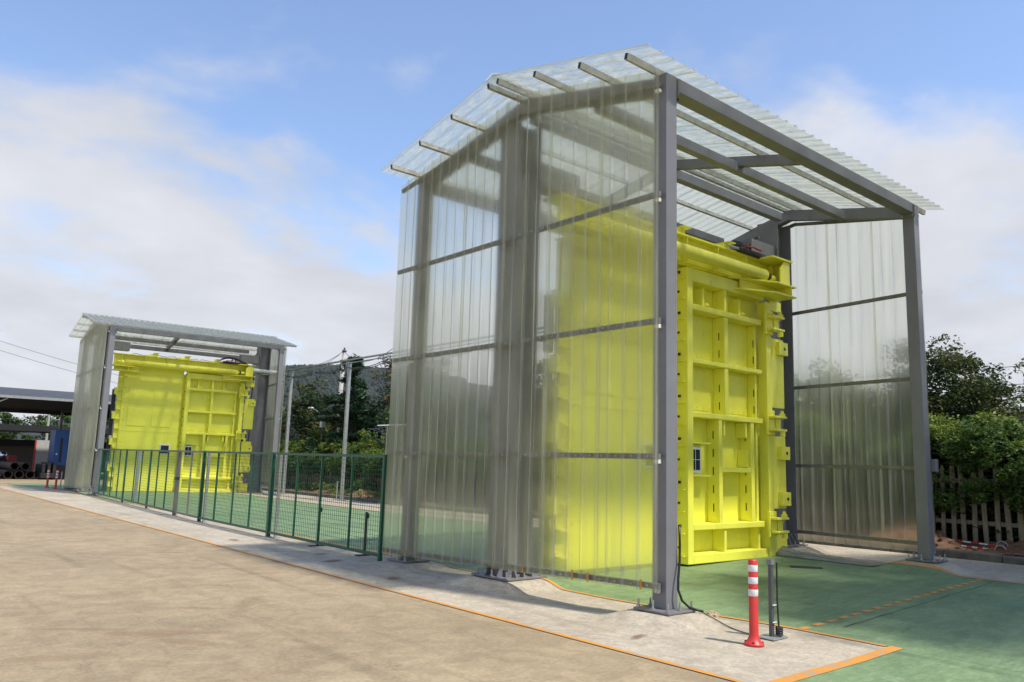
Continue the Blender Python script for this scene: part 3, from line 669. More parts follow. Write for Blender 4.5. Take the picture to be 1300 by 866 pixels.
    for x in (1.85, 3.12, 4.40):
        MB().prism([(x-.14, 5.431), (x+.42, 5.431), (x+.42, 5.56), (x+.26, 5.56), (x+.26, 5.49), (x, 5.49)], 1, 2.40, 2.60).build('header_block', YEL, hd, bevel=.006)
        MB().prism([(x+.26, 5.56), (x+.46, 5.56), (x+.46, 5.575), (x+.26, 5.575)], 1, 2.30, 2.66).build('block_cap', YEL, hd)
    tb = MB().tube([(.98, 2.16, 5.08), (5.52, 2.16, 5.08)], .108, 28).build('torsion_tube', YEL, root, smooth=False)
    for p in tb.data.polygons: p.use_smooth = len(p.vertices) == 4
    MB().tube([(.72, 2.16, 5.08), (.978, 2.16, 5.08)], .05, 16).build('tube_shaft', YEL, tb); MB().tube([(5.522, 2.16, 5.08), (5.86, 2.16, 5.08)], .045, 16).build('tube_shaft', YEL, tb)
    MB().tube([(5.60, 2.16, 5.08), (5.66, 2.16, 5.08)], .075, 16).build('shaft_collar', DARK, tb); MB().tube([(.84, 2.16, 5.08), (.90, 2.16, 5.08)], .085, 16).build('shaft_collar', YEL, tb)
    def arm(poly, ze, name='header_arm'):
        a = MB().prism([(x, y) for x, y in poly], 2, ze, ze+.03).build(name, YEL, root, bevel=.004); return a
    pl = [(4.75, 2.36), (5.15, 2.16), (5.62, 1.96), (6.27, 1.96), (6.27, 2.41), (4.75, 2.41)]
    a1 = arm(pl, 4.74); arm([(x, y+.002) for x, y in pl], 4.93)
    Bx(4.95, 2.27, 4.772, 6.24, 2.30, 4.928).build('arm_web', YEL, a1); Bx(6.10, 1.96, 4.772, 6.12, 2.268, 4.928).build('arm_web', YEL, a1)
    pl = [(.56, 2.41), (.56, 2.02), (1.20, 2.02), (1.80, 2.36), (1.80, 2.41)]
    a2 = arm(pl, 4.74); arm([(x, y+.002) for x, y in pl], 4.91); Bx(.62, 2.27, 4.772, 1.55, 2.29, 4.908).build('arm_web', YEL, a2); Bx(1.10, 2.06, 4.772, 1.12, 2.268, 4.908).build('arm_web', YEL, a2)
    eb = MB().prism([(5.84, 4.962), (6.16, 4.962), (6.16, 5.40), (5.98, 5.40), (5.84, 5.24)], 1, 2.02, 2.05).build('end_bracket', YEL, root, bevel=.004)
    Bx(6.13, 2.052, 4.962, 6.16, 2.40, 5.40).build('end_bracket', YEL, root); Bx(5.55, 1.98, 5.402, 6.20, 2.29, 5.43).build('end_bracket', YEL, root)
    # hydraulics on top
    hy = MB().tube([(4.9, 2.28, 5.47), (5.75, 2.28, 5.47)], .055, 14).build('hydraulic_cylinder', DARK, root)
    MB().tube([(4.55, 2.26, 5.47), (4.9, 2.27, 5.47)], .022, 10).build('piston_rod', GALV, hy)
    MB().tube([(5.0, 2.20, 5.53), (5.3, 2.21, 5.56), (5.55, 2.22, 5.55)], .018, 8).build('red_hose', mat('red_hose', (.30, .02, .02), .5), hy)
    HOSE = mat('black_hose', (.014, .014, .015), .45)
    for dy in (0, .06):
        pts = [(5.30, 2.36+dy, 5.45), (5.34, 2.38+dy, 5.62), (5.42, 2.40+dy, 5.72), (5.50, 2.42+dy, 5.62), (5.52, 2.42+dy, 5.45)]
        MB().tube(pts, .016, 8).build('hose', HOSE, hy)
    hs = []
    for k in range(14):
        t_ = k/13; hs.append((4.75+1.35*t_, 2.60, 5.47+.24*math.sin(math.pi*min(1, t_*1.0)**.8)))
    for a_, b_2 in zip(hs, hs[1:]): MB().beam(a_, b_2, .14, .07).build('cable_chain_link', HOSE, hy)
    MB().box(4.8, 2.56, 5.43, 6.0, 2.64, 5.50).build('chain_tray', BLACKPAINT, hy)
    for k in range(5):
        x = 1.3+k*.9; pts = [(x, 2.66, 5.44), (x+.1, 2.66, 5.52), (x+.45, 2.66, 5.47+.02*(k % 2)), (x+.8, 2.66, 5.53), (x+.9, 2.66, 5.46)]
        MB().tube(pts, .011, 6).build('hydraulic_hose', HOSE, hy)
    return root

sh1 = make_shelter('large near shelter of translucent ribbed sheets on grey steel columns beside the red bollard')
dr1 = make_door('yellow ribbed steel shield door inside the large near shelter')
sh2 = make_shelter('smaller far shelter of translucent sheets standing behind the green mesh fence', ex=False)
dr2 = copy_tree(dr1); dr2['label'] = 'yellow steel shield door of the far shelter, both leaves seen behind the green fence'
for o in (sh2, dr2):
    o.location = (.597, 26.129, -.10); o.rotation_euler = (0, 0, -.0484); o.scale = (.985, 1, 1.0217)

# ------------------------------------------------------------------ green mesh fence with gate
def fence_xy(y): return -.15+.10*(y-5.6)/8.4 if y < 14 else -.05+.62*(y-14)/12.4
TOP, BOT = 1.64, .10
wire_mat = mat('green_wire', (.012, .085, .05), .45)
def fence_panel(root, y0, y1, green=True, mats=None, bars=(), full=True):
    pm = mats or GREENP
    p0 = Vector((fence_xy(y0), y0, 0)); p1 = Vector((fence_xy(y1), y1, 0)); d = (p1-p0).normalized()
    up_ = Vector((0, 0, 1))
    MB().beam(p0+up_*TOP, p1+up_*TOP, .04, .045).build('top_rail', pm, root); MB().beam(p0+up_*BOT, p1+up_*BOT, .04, .045).build('bottom_rail', pm, root)
    for yb in bars:
        c = Vector((fence_xy(yb), yb, 0)); MB().beam(c+up_*(BOT+.024), c+up_*(TOP-.024), .035, .03, d).build('upright', pm, root)
    b2 = MB(); ln_ = (p1-p0).length; side = d.cross(up_)*.012
    n = max(2, int(ln_/.072))
    for k in range(1, n):
        c = p0+d*ln_*k/n+side; b2.beam(c+up_*(BOT+.02), c+up_*(TOP-.02), .0045, .0045, d)
    nzr = 21
    for k in range(1, nzr):
        z = BOT+(TOP-BOT)*k/nzr; b2.beam(p0-side*.6+up_*z, p1-side*.6+up_*z, .0045, .0045)
    o = b2.build('wire_mesh', wire_mat, root); o['kind'] = 'stuff'
def fpost(root, y, material, w_=.06, top=TOP+.03, foot=True, off=0.0):
    x = fence_xy(y)+off
    p = MB().box(x-w_/2, y-w_/2, .0, x+w_/2, y+w_/2, top).build('post', material, root, bevel=.004)
    if foot: MB().box(x-.07, y-.07, .006, x+.07, y+.07, .018).build('foot_plate', GALV, p)
fa = thing('mesh_fence', 'green wire mesh fence run between the grey gate and the far shelter', 'fence', group='green mesh fence runs')
for y in (26.3, 21.7, 18.7): fpost(fa, y, GREENP, .05)
fence_panel(fa, 26.27, 21.73, bars=(25.4, 24.5, 23.6, 22.6)); fence_panel(fa, 21.67, 18.73, bars=(20.47, 19.67)); fence_panel(fa, 18.67, 15.93, bars=(17.84, 16.9))
MB().box(fence_xy(21.2)+.20, 21.1, .0, fence_xy(21.2)+.28, 21.18, TOP-.03).build('stay_post', GALV, fa)
gt = thing('mesh_gate', 'narrow grey framed mesh gate between two posts in the green fence', 'gate')
fpost(gt, 15.84, mat('brown_gate_post', (.16, .15, .13), .5, .2, var=.2), .09, TOP+.04)
fence_panel(gt, 15.78, 13.86, mats=mat('grey_gate_frame', (.22, .21, .18), .5, .2, var=.2), bars=(14.75,))
gl_ = MB().box(fence_xy(15.7)-.10, 15.60, .92, fence_xy(15.7)-.02, 15.74, .98); gl_.tube([(fence_xy(15.7)-.11, 15.62, .95), (fence_xy(15.7)-.11, 15.45, .95)], .014, 8); gl_.build('latch', DARK, gt)
fb = thing('mesh_fence', 'green wire mesh fence run from the grey gate to the near shelter', 'fence', group='green mesh fence runs')
fpost(fb, 13.79, GREENP, .07); fpost(fb, 13.60, GALV, .06, TOP-.01, off=.05); fpost(fb, 9.80, GREENP, .075); fpost(fb, 9.58, GALV, .055, TOP-.01, off=.06); fpost(fb, 5.50, GREENP, .06)
fence_panel(fb, 13.75, 9.84, bars=(12.85, 11.8, 10.83)); fence_panel(fb, 9.76, 5.53, bars=(8.66, 7.66, 6.54))

# sensor posts standing behind the fence
def sensor_post(x, y, label, h=.70):
    r_ = thing('sensor_post', label, 'post', (x, y, zgf(x, y)+.012), group='black sensor posts by the fence')
    MB().box(-.018, -.018, .012, .018, .018, h).build('pole', DARK, r_, bevel=.004)
    MB().box(-.16, -.05, 0, .16, .05, .012).build('foot_plate', DARK, r_)
    MB().box(-.03, -.045, h-.10, .03, -.0185, h-.02).build('sensor_head', BLACKPAINT, r_)
sensor_post(.02, 7.93, 'black sensor post inside the green fence, farther from the near shelter')
sensor_post(.04, 6.30, 'black sensor post inside the green fence, next to the near shelter')

# ------------------------------------------------------------------ bollards and grey post
def bollard(x, y, label, lean=0.0):
    r_ = thing('bollard', label, 'bollard', (x, y, zgf(x, y)+.010), group='red and white bollards')
    r_.rotation_euler = (0, lean, 0)
    def rad(z): return .042
    MB().lathe((0, 0, 0), [(.092, 0), (.092, .008), (.084, .02), (.060, .042), (.049, .068), (.0425, .09), (.0425, .75), (.036, .762), (.02, .766)], 28).build('body', RED, r_, smooth=False)
    for p in r_.children[0].data.polygons: p.use_smooth = True
    for z in (.435, .545, .655):
        MB().lathe((0, 0, 0), [(.0430, z), (.0442, z+.003), (.0442, z+.057), (.0430, z+.06)], 28).build('reflective_band', WHITE, r_, smooth=True)
    for k in range(4):
        a = k*math.pi/2+.5; MB().lathe((.074*math.cos(a), .074*math.sin(a), .022), [(.011, 0), (.011, .012)], 6).build('fixing_bolt', DARK, r_)
bollard(-.26, -1.24, 'red bollard with three white bands beside the near shelter')
bollard(.14, 31.9, 'left one of two red bollards beyond the far shelter')
bollard(.30, 31.15, 'right one of two red bollards beyond the far shelter', .03)
def square_post(x, y, h, label, wires):
    r_ = thing('square_post', label, 'post', (x, y, zgf(x, y)+.010), group='grey square posts on foot plates')
    MB().box(-.020, -.019, .010, .020, .019, h).build('post', GALV if not wires else mat('dark_grey_post', (.10, .10, .105), .5, .2, var=.2), r_, bevel=.004)
    MB().box(-.13, -.10, 0, .13, .10, .010).build('foot_plate', GALV, r_, bevel=.002)
    MB().box(-.028, -.026, h-.05, .028, .026, h-.001).build('head_clamp', STEEL, r_)
    if wires:
        pts = [(.045, -.04, h-.03), (.050, -.035, h*.75), (.043, -.04, h*.45), (.052, -.04, .22), (.045, -.05, .10)]
        MB().tube(pts, .009, 7).build('cable', DARK, r_)
        for k in range(4): MB().tube([(.05+.03*math.cos(a), -.05+.03*math.sin(a), .03+.02*k) for a in np.linspace(k, k+6.2, 12)], .009, 6, cap=False).build('cable_coil', DARK, r_)
        for z in (.14, .30): MB().box(-.028, -.036, z, .056, -.0285, z+.008).build('cable_tie', WHITE, r_)
square_post(.17, -1.16, .73, 'grey square steel post with black cable beside the red bollard', True)
square_post(.45, 31.0, .70, 'small grey post between the far bollards and the far shelter', False)
for k, (x, y) in enumerate(((8.25, 23.9), (8.25, 22.5))):
    square_post(x, y, .68, ('short grey post by the back kerb, nearer the far shelter', 'short grey post by the back kerb, beside the tall cable pole')[k], False)

# cable dropping down the near corner column and running over the floor
CAB = mat('black_cable', (.012, .012, .013), .4)
z0 = zgf(.2, -.2)
o = MB().tube([(.10, -.115, .98), (.103, -.118, .80), (.085, -.13, .62), (.035, -.15, .45), (.02, -.16, .33), (.06, -.18, .22), (.14, -.21, .15), (.22, -.27, z0+.03), (.26, -.30, z0+.018)], .013, 10).build('power_cable', CAB, smooth=True)
tag(o, 'black power cable hanging down the near corner column', 'cable')
o = MB().tube([(.26, -.30, zgf(.26, -.3)+.016)]+[(.26-.02*k+.04*math.sin(k*.9), -.30-.12*k, zgf(.26-.02*k, -.3-.12*k)+.012) for k in range(1, 8)], .006, 6).build('thin_wire', mat('grey_wire', (.12, .11, .10), .6), smooth=True)
tag(o, 'thin grey wire lying on the concrete beside the near column', 'wire')
b_ = MB()
for k in range(34):
    a = rng.uniform(0, 6.28); r0 = rng.uniform(.0, .10); s = rng.uniform(.012, .026); c0 = Vector((.43+r0*1.2*math.cos(a), -.28+r0*.7*math.sin(a), zgf(.43, -.28)+.012+rng.uniform(0, .035)*(1-r0*8)))
    b_.hexa([c0+Vector((sx*s*rng.uniform(.6, 1.1), sy*s*rng.uniform(.6, 1.1), sz*s*rng.uniform(.5, .9))) for sx, sy, sz in ((-1, -1, -1), (1, -1, -1), (1, 1, -1), (-1, 1, -1), (-1, -1, 1), (1, -1, 1), (1, 1, 1), (-1, 1, 1))])
o = b_.build('mortar_lump', mat('tan_mortar', (.45, .33, .20), .9, var=.2, vscale=20), bevel=.004)
tag(o, 'crumbly tan lump of mortar lying beside the near column base', 'mortar')

# floor grate, ramp cover
gr = thing('floor_grate', 'small dark rectangular grate set in the green floor', 'grate', (5.05, 1.22, zgf(5.05, 1.22)+.010))
GRM = mat('grate_iron', (.07, .065, .055), .7, .3)
gr.rotation_euler = (0, 0, R(-52))
for (a, b, c, d) in ((-.24, .24, -.10, -.085), (-.24, .24, .085, .10), (-.24, -.225, -.085, .085), (.225, .24, -.085, .085)): MB().box(a, c, 0, b, d, .008).build('frame', GRM, gr)
for k in range(9): MB().box(-.205+k*.049, -.084, 0, -.175+k*.049, .084, .006).build('bar', GRM, gr)
MB().box(-.226, -.086, -.004, .226, .086, .001).build('pit', BLACKPAINT, gr)
cv = thing('cable_ramp', 'grey sheet metal ramp on the floor at the right door column', 'ramp')
b_ = MB(); xs_ = np.linspace(6.02, 6.42, 7); ys_ = np.linspace(.55, 2.35, 14); vs = []; fs = []
for yv in ys_:
    for xv in xs_: vs.append((xv, yv, zgf(xv, yv)+.02+.07*math.sin(math.pi*(xv-6.02)/.40)*max(0., min(1, (yv-.9)/1.0))))
for i in range(13):
    for j in range(6): fs.append((i*7+j, i*7+j+1, (i+1)*7+j+1, (i+1)*7+j))
b_.add(vs, fs).build('sheet', mat('ramp_sheet', (.28, .275, .25), .55, .4, var=.25, vscale=6), cv, smooth=True)
for xv in (6.15, 6.29): MB().tube([(xv, yv, zgf(xv, yv)+.024+.07*math.sin(math.pi*(xv-6.02)/.40)*max(0., min(1, (yv-.9)/1.0))) for yv in ys_], .008, 6).build('ridge', GALV, cv)

# junction box on the right front column
jb = thing('junction_box', 'small grey junction box with red plug on the right front column', 'box', (WX+.155, -.06, 0))
MB().box(-.05, -.11, 1.66, .05, .04, 1.86).build('box', STEEL, jb, bevel=.006); MB().tube([(.055, -.06, 1.78), (.10, -.06, 1.76)], .02, 10).build('red_plug', RED, jb); MB().tube([(0, -.08, 1.66), (0, -.08, 1.5), (.0, -.06, 1.3)], .009, 6).build('cable', CAB, jb)

# beacon and boxes on the right inner columns
for (tx, ty, sc_, lb) in ((0, 0, 1, 'red topped signal lamp on the inner column of the near shelter'), (.597, 26.129, 1, 'red topped signal lamp on the inner column of the far shelter')):
    bc = thing('signal_lamp', lb, 'lamp', (tx, ty, 0), group='signal lamps on the inner columns')
    xb = 6.34 if tx == 0 else 6.30
    MB().tube([(xb, 2.40, 4.55), (xb, 2.40, 5.02)], .03, 12).build('tube', GALV, bc); MB().tube([(xb, 2.40, 5.021), (xb, 2.40, 5.10)], .034, 12).build('lens', RED, bc)
cb = thing('control_box', 'grey control box mounted on the inner column of the far shelter', 'box', (.597, 26.129, 0))
MB().box(6.05, 2.30, 1.55, 6.55, 2.50, 1.82).build('cabinet', mat('brown_grey_box', (.17, .15, .13), .5), cb, bevel=.01); MB().tube([(6.5, 2.46, 5.0), (6.46, 2.45, 4.0), (6.52, 2.45, 3.0), (6.45, 2.45, 1.83)], .022, 8).build('conduit', CAB, cb)

# ------------------------------------------------------------------ cable bridge between the shelters
tr_ = thing('cable_bridge', 'grey steel cable bridge on two tall poles between the shelters', 'gantry')
MB().beam((8.0, 28.2, 5.30), (8.0, 5.4, 5.42), .10, .05).build('tray', GALV, tr_); MB().beam((8.0, 28.2, 5.18), (8.0, 5.4, 5.30), .05, .03).build('lower_rail', GALV, tr_)
for y in (27.2, 24.6, 21.9, 19.2, 16.5, 13.8, 11.0, 8.2): MB().box(7.98, y-.02, 5.02, 8.02, y+.02, 5.32).build('hanger', GALV, tr_)
for y in (26.7, 21.65, 9.0):
    p = MB().box(7.94, y-.06, .0, 8.06, y+.06, 5.26).build('pole', GALV, tr_, bevel=.01); MB().box(7.85, y-.15, .012, 8.15, y+.15, .03).build('foot_plate', GALV, p)
ys_h = [28.0, 27.2, 24.6, 21.9, 19.2, 16.5, 13.8, 11.0, 8.2]
pts = []
for a, b in zip(ys_h, ys_h[1:]):
    for k in range(6): t_ = k/6; pts.append((7.95, a+(b-a)*t_, 5.08-.13*4*t_*(1-t_)))
MB().tube(pts, .016, 8).build('cable_bundle', CAB, tr_, smooth=True)
MB().tube([(p[0]+.06, p[1], p[2]-.04) for p in pts], .014, 6).build('cable_bundle', CAB, tr_, smooth=True)
MB().tube([(8.0, 28.2, 5.2), (7.4, 28.6, 5.15), (6.95, 28.7, 5.2)], .04, 8).build('conduit', GALV, tr_)
MB().tube([(6.75, 27.9, 5.25), (8.0, 28.1, 5.26)], .075, 12).build('conduit', WHITE, tr_)

# small lean-to by the back kerb
lt = thing('lean_to', 'small white ribbed roof on thin posts seen past the near shelter', 'canopy')
vs, fs = [], []; pr = [(i*.1, .025*(i % 2)) for i in range(26)]
for (y_, z_) in ((19.9, 2.80), (18.2, 2.80)):
    for (s, h) in pr: vs.append((8.3+s*.5, y_, z_+h))
fs = [(i, i+1, 26+i+1, 26+i) for i in range(25)]
MB().add(vs, fs).build('roof_sheet', mat('white_sheet', (.62, .63, .60), .6, var=.15), lt)
for y in (19.3, 18.4):
    for x in (8.42, 9.4): MB().box(x-.04, y-.04, 0, x+.04, y+.04, 2.79).build('post', GALV, lt)
MB().box(8.40, 18.45, .5, 8.42, 19.25, 2.75).build('side_sheet', WALLS, lt)

# ------------------------------------------------------------------ picket fence, rods
pf = thing('picket_fence', 'weathered white picket fence half hidden under the hedge', 'fence')
y = -7.5; pk = None; k = 0
while y < 40:
    h = 1.50+rng.uniform(-.06, .08)
    if pk is None:
        b_ = MB(); b_.prism([(-.045, 0), (.045, 0), (.045, 1.44), (0, 1.52), (-.045, 1.44)], 0, 0, .022); pk = b_.build('picket', TIMBERW, pf); o = pk
    else: o = pk.copy(); col.objects.link(o)
    o.location = (10.1+rng.uniform(-.01, .012), y, .30+rng.uniform(-.05, .03)); o.rotation_euler = (rng.uniform(-.035, .035), 0, 0); o.scale = (1, rng.uniform(.85, 1.1), h/1.5)
    y += .195+rng.uniform(-.008, .008)
y = -7.6
while y < 39:
    for z in (.72, 1.52): MB().box(10.124, y, z-.04, 10.16, y+2.36, z+.04).build('rail', TIMBERW, pf)
    y += 2.4
def rod(p0, p1, label):
    r_ = thing('survey_rod', label, 'rod', group='red and white rods on the soil')
    p0, p1 = Vector(p0), Vector(p1); n = 7
    for k in range(n): MB().tube([p0+(p1-p0)*(k/n), p0+(p1-p0)*((k+1)/n)], .015, 10).build('band', (RED, WHITE)[k % 2], r_)
    d = (p1-p0).normalized(); c = p1+d*.10
    MB().tube([c+Vector((0, .09*math.cos(a), .09*math.sin(a))) for a in np.linspace(0, 2*math.pi, 22)], .012, 8, cap=False).build('ring', GALV, r_)
rod((9.62, 1.0, .40), (9.55, -.02, .36), 'upper red and white rod lying on the soil heap')
rod((9.22, .55, .33), (9.2, -.10, .31), 'lower red and white rod lying on the soil beside the kerb')

# ------------------------------------------------------------------ vegetation
def leafmat(name, c, var=.45, tr=.35):
    return mat(name, c, .55, island=var, translucent=tr, spec=.3)
LF_MID = leafmat('leaf_mid', (.072, .132, .026)); LF_DARK = leafmat('leaf_dark', (.034, .064, .017)); LF_LIGHT = leafmat('leaf_light', (.165, .225, .034)); LF_OLIVE = leafmat('leaf_olive', (.085, .100, .027)); LF_CONI = leafmat('needle', (.022, .052, .020), .4, .15); LF_RUST = leafmat('leaf_bronze', (.14, .085, .03))
BARK = mat('bark', (.045, .035, .026), .9, var=.4, vscale=12, bump=.5, bscale=30)
def leaf_cloud(npr, centres, radii, per, size, flat=.75, out_bias=0.0, droop=0.0):
    """small folded leaves scattered through clumps; returns verts, faces"""
    C = np.repeat(np.asarray(centres, float), per, 0); Rr = np.repeat(np.asarray(radii, float), per, 0)
    n = len(C); d = npr.normal(size=(n, 3)); d /= np.linalg.norm(d, axis=1)[:, None]
    rad = npr.uniform(.25, 1, n)**.55
    P = C+d*Rr*rad[:, None]
    u = npr.normal(size=(n, 3)); u[:, 2] = u[:, 2]*.5-droop; u /= np.linalg.norm(u, axis=1)[:, None]
    nrm = npr.normal(size=(n, 3))*.6+d*.5+np.array([0, 0, flat]); v_ = np.cross(nrm, u); v_ /= np.linalg.norm(v_, axis=1)[:, None]+1e-9
    s = size*npr.uniform(.6, 1.35, n)[:, None]
    A = P-u*s*.5; B = P+v_*s*.26; D = P-v_*s*.26; E = P+u*s*.6
    V = np.stack([A, B, E, D], 1).reshape(-1, 3); F = np.arange(4*n).reshape(-1, 4)
    return V, F
def mesh_np(name, V, F, material, parent=None):
    me = bpy.data.meshes.new(name); n = len(F); k = F.shape[1]
    me.vertices.add(len(V)); me.vertices.foreach_set('co', np.asarray(V, np.float32).ravel())
    me.loops.add(n*k); me.loops.foreach_set('vertex_index', F.astype(np.int32).ravel())
    me.polygons.add(n); me.polygons.foreach_set('loop_start', np.arange(0, n*k, k, dtype=np.int32)); me.polygons.foreach_set('loop_total', np.full(n, k, np.int32))
    me.update(); me.validate(); return link(name, me, material, parent)
def limb(mb, p0, d, ln_, r0, depth, npr, ends, spread=.55, n=6):
    p = Vector(p0); d = Vector(d).normalized(); pts = [p.copy()]; rs = [r0]; seg = 5
    for i in range(seg):
        d = (d+Vector(npr.normal(size=3))*.10+Vector((0, 0, .04))).normalized(); p = p+d*ln_/seg; pts.append(p.copy()); rs.append(r0*(1-.62*(i+1)/seg))
    mb.tube(pts, rs, n, cap=True)
    if depth == 0: ends.append(p.copy()); return
    for k in range(npr.randint(3, 5)):
        a = npr.uniform(0, 6.28); i = npr.randint(2, seg+1); q = Vector((math.cos(a), math.sin(a), npr.uniform(.1, .8)))
        limb(mb, pts[i], (d*(1-spread)+q*spread), ln_*npr.uniform(.5, .75), rs[i]*.7, depth-1, npr, ends, spread, 5)
    ends.append(p.copy())
def broad_tree(name, label, loc, h, rx, crown_z, mats, seed, stems=1, nclump=40, per=150, leaf=.11, group=None, lean=(0, 0), cl=.16, off=(0, 0)):
    npr = np.random.RandomState(seed); x, y, z = loc
    root = thing(name, label, 'tree', loc, group=group)
    mb = MB(); ends = []
    for s in range(stems):
        a = npr.uniform(0, 6.28); d = Vector((math.cos(a)*.28*(stems > 1)+lean[0], math.sin(a)*.28*(stems > 1)+lean[1], 1))
        limb(mb, (npr.uniform(-.1, .1), npr.uniform(-.1, .1), -.2), d, h*.55, .028*h/(stems**.4), 2, npr, ends)
    mb.build('trunk', BARK, root, smooth=True)
    cz = (crown_z+h)/2; rz = (h-crown_z)/2
    cs, rs = [], []
    for k in range(nclump):
        if k < nclump*.45 and ends:
            e = ends[npr.randint(len(ends))]; c = np.array(e)+npr.normal(size=3)*.06*h
        else:
            d = npr.normal(size=3); d /= np.linalg.norm(d); rr = npr.uniform(.35, 1.0)**.6
            c = np.array([off[0]+d[0]*rx*rr, off[1]+d[1]*rx*.8*rr, cz+d[2]*rz*rr])
        c[2] = min(max(c[2], crown_z), h*1.0); cs.append(c); q = npr.uniform(.55, 1.3)*cl*h*.5; rs.append((q*1.15, q*1.15, q*.75))
    nm = len(mats); cs = np.array(cs); rs = np.array(rs); idx = npr.randint(0, nm, len(cs))
    for k, m_ in enumerate(mats):
        sel = idx == k
        if sel.sum():
            V, F = leaf_cloud(npr, cs[sel], rs[sel], per, leaf); mesh_np('crown', V, F, m_, root)
    return root
def conifer(label, loc, h, rb, seed, mats=(LF_CONI,), leaf=.15):
    npr = np.random.RandomState(seed); root = thing('conifer', label, 'tree', loc, group='conifers behind the back kerb')
    mb = MB(); mb.tube([(0, 0, -.2), (.03, 0, h*.5), (0, 0, h)], [.03*h*.5, .02*h*.5, .01], 8); Vs = []; o_ = 0; P = []; U = []
    for k in range(int(70*h/6)):
        t_ = npr.uniform(.06, .99); z = h*t_; ln_ = rb*(1-t_)**.8*npr.uniform(.55, 1.15)+.12; a = npr.uniform(0, 6.28); rise = npr.uniform(.15, .55)
        pts = []
        for i in range(6):
            s = i/5; pts.append(Vector((math.cos(a)*ln_*s, math.sin(a)*ln_*s, z+rise*ln_*s*(.8)-.25*ln_*s*s)))
        mb.tube(pts, [.022*(1-.8*i/5) for i in range(6)], 5)
        for j in range(int(330*ln_)+30):
            s = npr.uniform(.1, 1.03); i = min(4, int(s*5)); q = pts[i]+(pts[i+1]-pts[i])*(s*5-i); w_ = .20*(1-.5*s)+.03
            P.append(np.array(q)+npr.normal(size=3)*[w_*.6, w_*.6, w_*.35]); U.append(np.array([math.cos(a), math.sin(a), .35])+npr.normal(size=3)*.4)
    mb.build('trunk', BARK, root)
    P = np.array(P); u = np.array(U); u /= np.linalg.norm(u, axis=1)[:, None]; n = len(P)
    nrm = npr.normal(size=(n, 3)); v_ = np.cross(nrm, u); v_ /= np.linalg.norm(v_, axis=1)[:, None]; s = leaf*npr.uniform(.6, 1.4, n)[:, None]
    V = np.stack([P-u*s*.5, P+v_*s*.16, P+u*s*.7, P-v_*s*.16], 1).reshape(-1, 3); mesh_np('crown', V, np.arange(4*n).reshape(-1, 4), mats[0], root)
    return root

# hedge that climbs over the picket fence
def hedge(label, y0, y1, seed, x0=10.0, x1=11.7, ztop=2.55, body=LF_DARK, dens=40):
    npr = np.random.RandomState(seed); root = thing('hedge', label, 'hedge', (0, 0, 0), group='hedge sections over the picket fence')
    cs, rs, lt_ = [], [], []
    n = int((y1-y0)*70)
    for k in range(n):
        t_ = npr.uniform(); y = npr.uniform(y0, y1)
        zt = ztop+.22*math.sin(y*1.9)+.16*math.sin(y*4.7+1)
        if t_ < .55: z = zt-npr.uniform(0, .35); x = npr.uniform(x0-.05, x1)
        elif t_ < .88: z = 1.05+(zt-1.25)*npr.uniform(0, 1)**1.1; x = x0-.16+npr.uniform(-.30, .2)
        else: z = npr.uniform(.7, 1.5); x = x0+npr.uniform(-.08, .5)
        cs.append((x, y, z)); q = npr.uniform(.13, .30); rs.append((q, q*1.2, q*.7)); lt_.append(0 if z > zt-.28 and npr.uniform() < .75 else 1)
    for k in range(int((y1-y0)*dens)):                      # dark body behind the pickets
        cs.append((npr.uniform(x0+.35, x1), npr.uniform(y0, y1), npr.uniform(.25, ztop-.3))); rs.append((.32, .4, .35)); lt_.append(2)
    cs = np.array(cs); rs = np.array(rs); lt_ = np.array(lt_)
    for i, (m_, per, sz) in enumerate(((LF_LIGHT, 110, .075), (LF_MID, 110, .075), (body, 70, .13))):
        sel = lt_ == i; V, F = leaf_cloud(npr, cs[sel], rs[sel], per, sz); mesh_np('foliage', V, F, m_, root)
    mb = MB()
    for k in range(int((y1-y0)*2.2)):
        y = npr.uniform(y0, y1); x = npr.uniform(x0+.3, x1-.2); pts = [(x, y, .1)]
        for j in range(4): pts.append((pts[-1][0]+npr.normal()*.10, pts[-1][1]+npr.normal()*.12, pts[-1][2]+.5))
        mb.tube(pts, [.025, .02, .016, .012, .006], 5)
    mb.build('stems', BARK, root)
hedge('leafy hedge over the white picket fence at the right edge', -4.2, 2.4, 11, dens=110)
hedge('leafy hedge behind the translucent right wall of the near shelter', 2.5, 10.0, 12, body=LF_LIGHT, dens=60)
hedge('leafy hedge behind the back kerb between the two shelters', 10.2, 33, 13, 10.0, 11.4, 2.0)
broad_tree('broadleaf_tree', 'dark multi-stemmed tree rising behind the hedge at the right edge', (12.6, 1.85, .2), 4.2, 1.55, 1.9, (LF_DARK, LF_OLIVE, LF_DARK), 21, stems=3, nclump=190, per=190, leaf=.085, group='trees behind the hedge', cl=.17)
broad_tree('broadleaf_tree', 'olive tree farther off at the far right behind the overhead wire', (23, 3.6, .0), 5.4, 2.6, 1.2, (LF_OLIVE, LF_MID), 22, nclump=60, per=130, leaf=.15, group='trees behind the hedge')
broad_tree('broadleaf_tree', 'tree blurred behind the right wall of the near shelter, next to its front column', (14.5, 6.2, .2), 4.9, 2.2, .8, (LF_LIGHT, LF_OLIVE), 23, nclump=120, per=120, leaf=.14, group='trees behind the hedge')
broad_tree('broadleaf_tree', 'tree blurred behind the right wall of the near shelter, next to its middle column', (13.5, 9.6, .2), 4.8, 2.2, .6, (LF_LIGHT, LF_OLIVE, LF_MID), 24, nclump=120, per=120, leaf=.14, group='trees behind the hedge')
broad_tree('broadleaf_tree', 'tree behind the yellow door of the near shelter', (13.5, 13.6, .2), 4.6, 2.0, .8, (LF_OLIVE, LF_MID), 25, nclump=120, per=120, leaf=.14, group='trees behind the hedge')
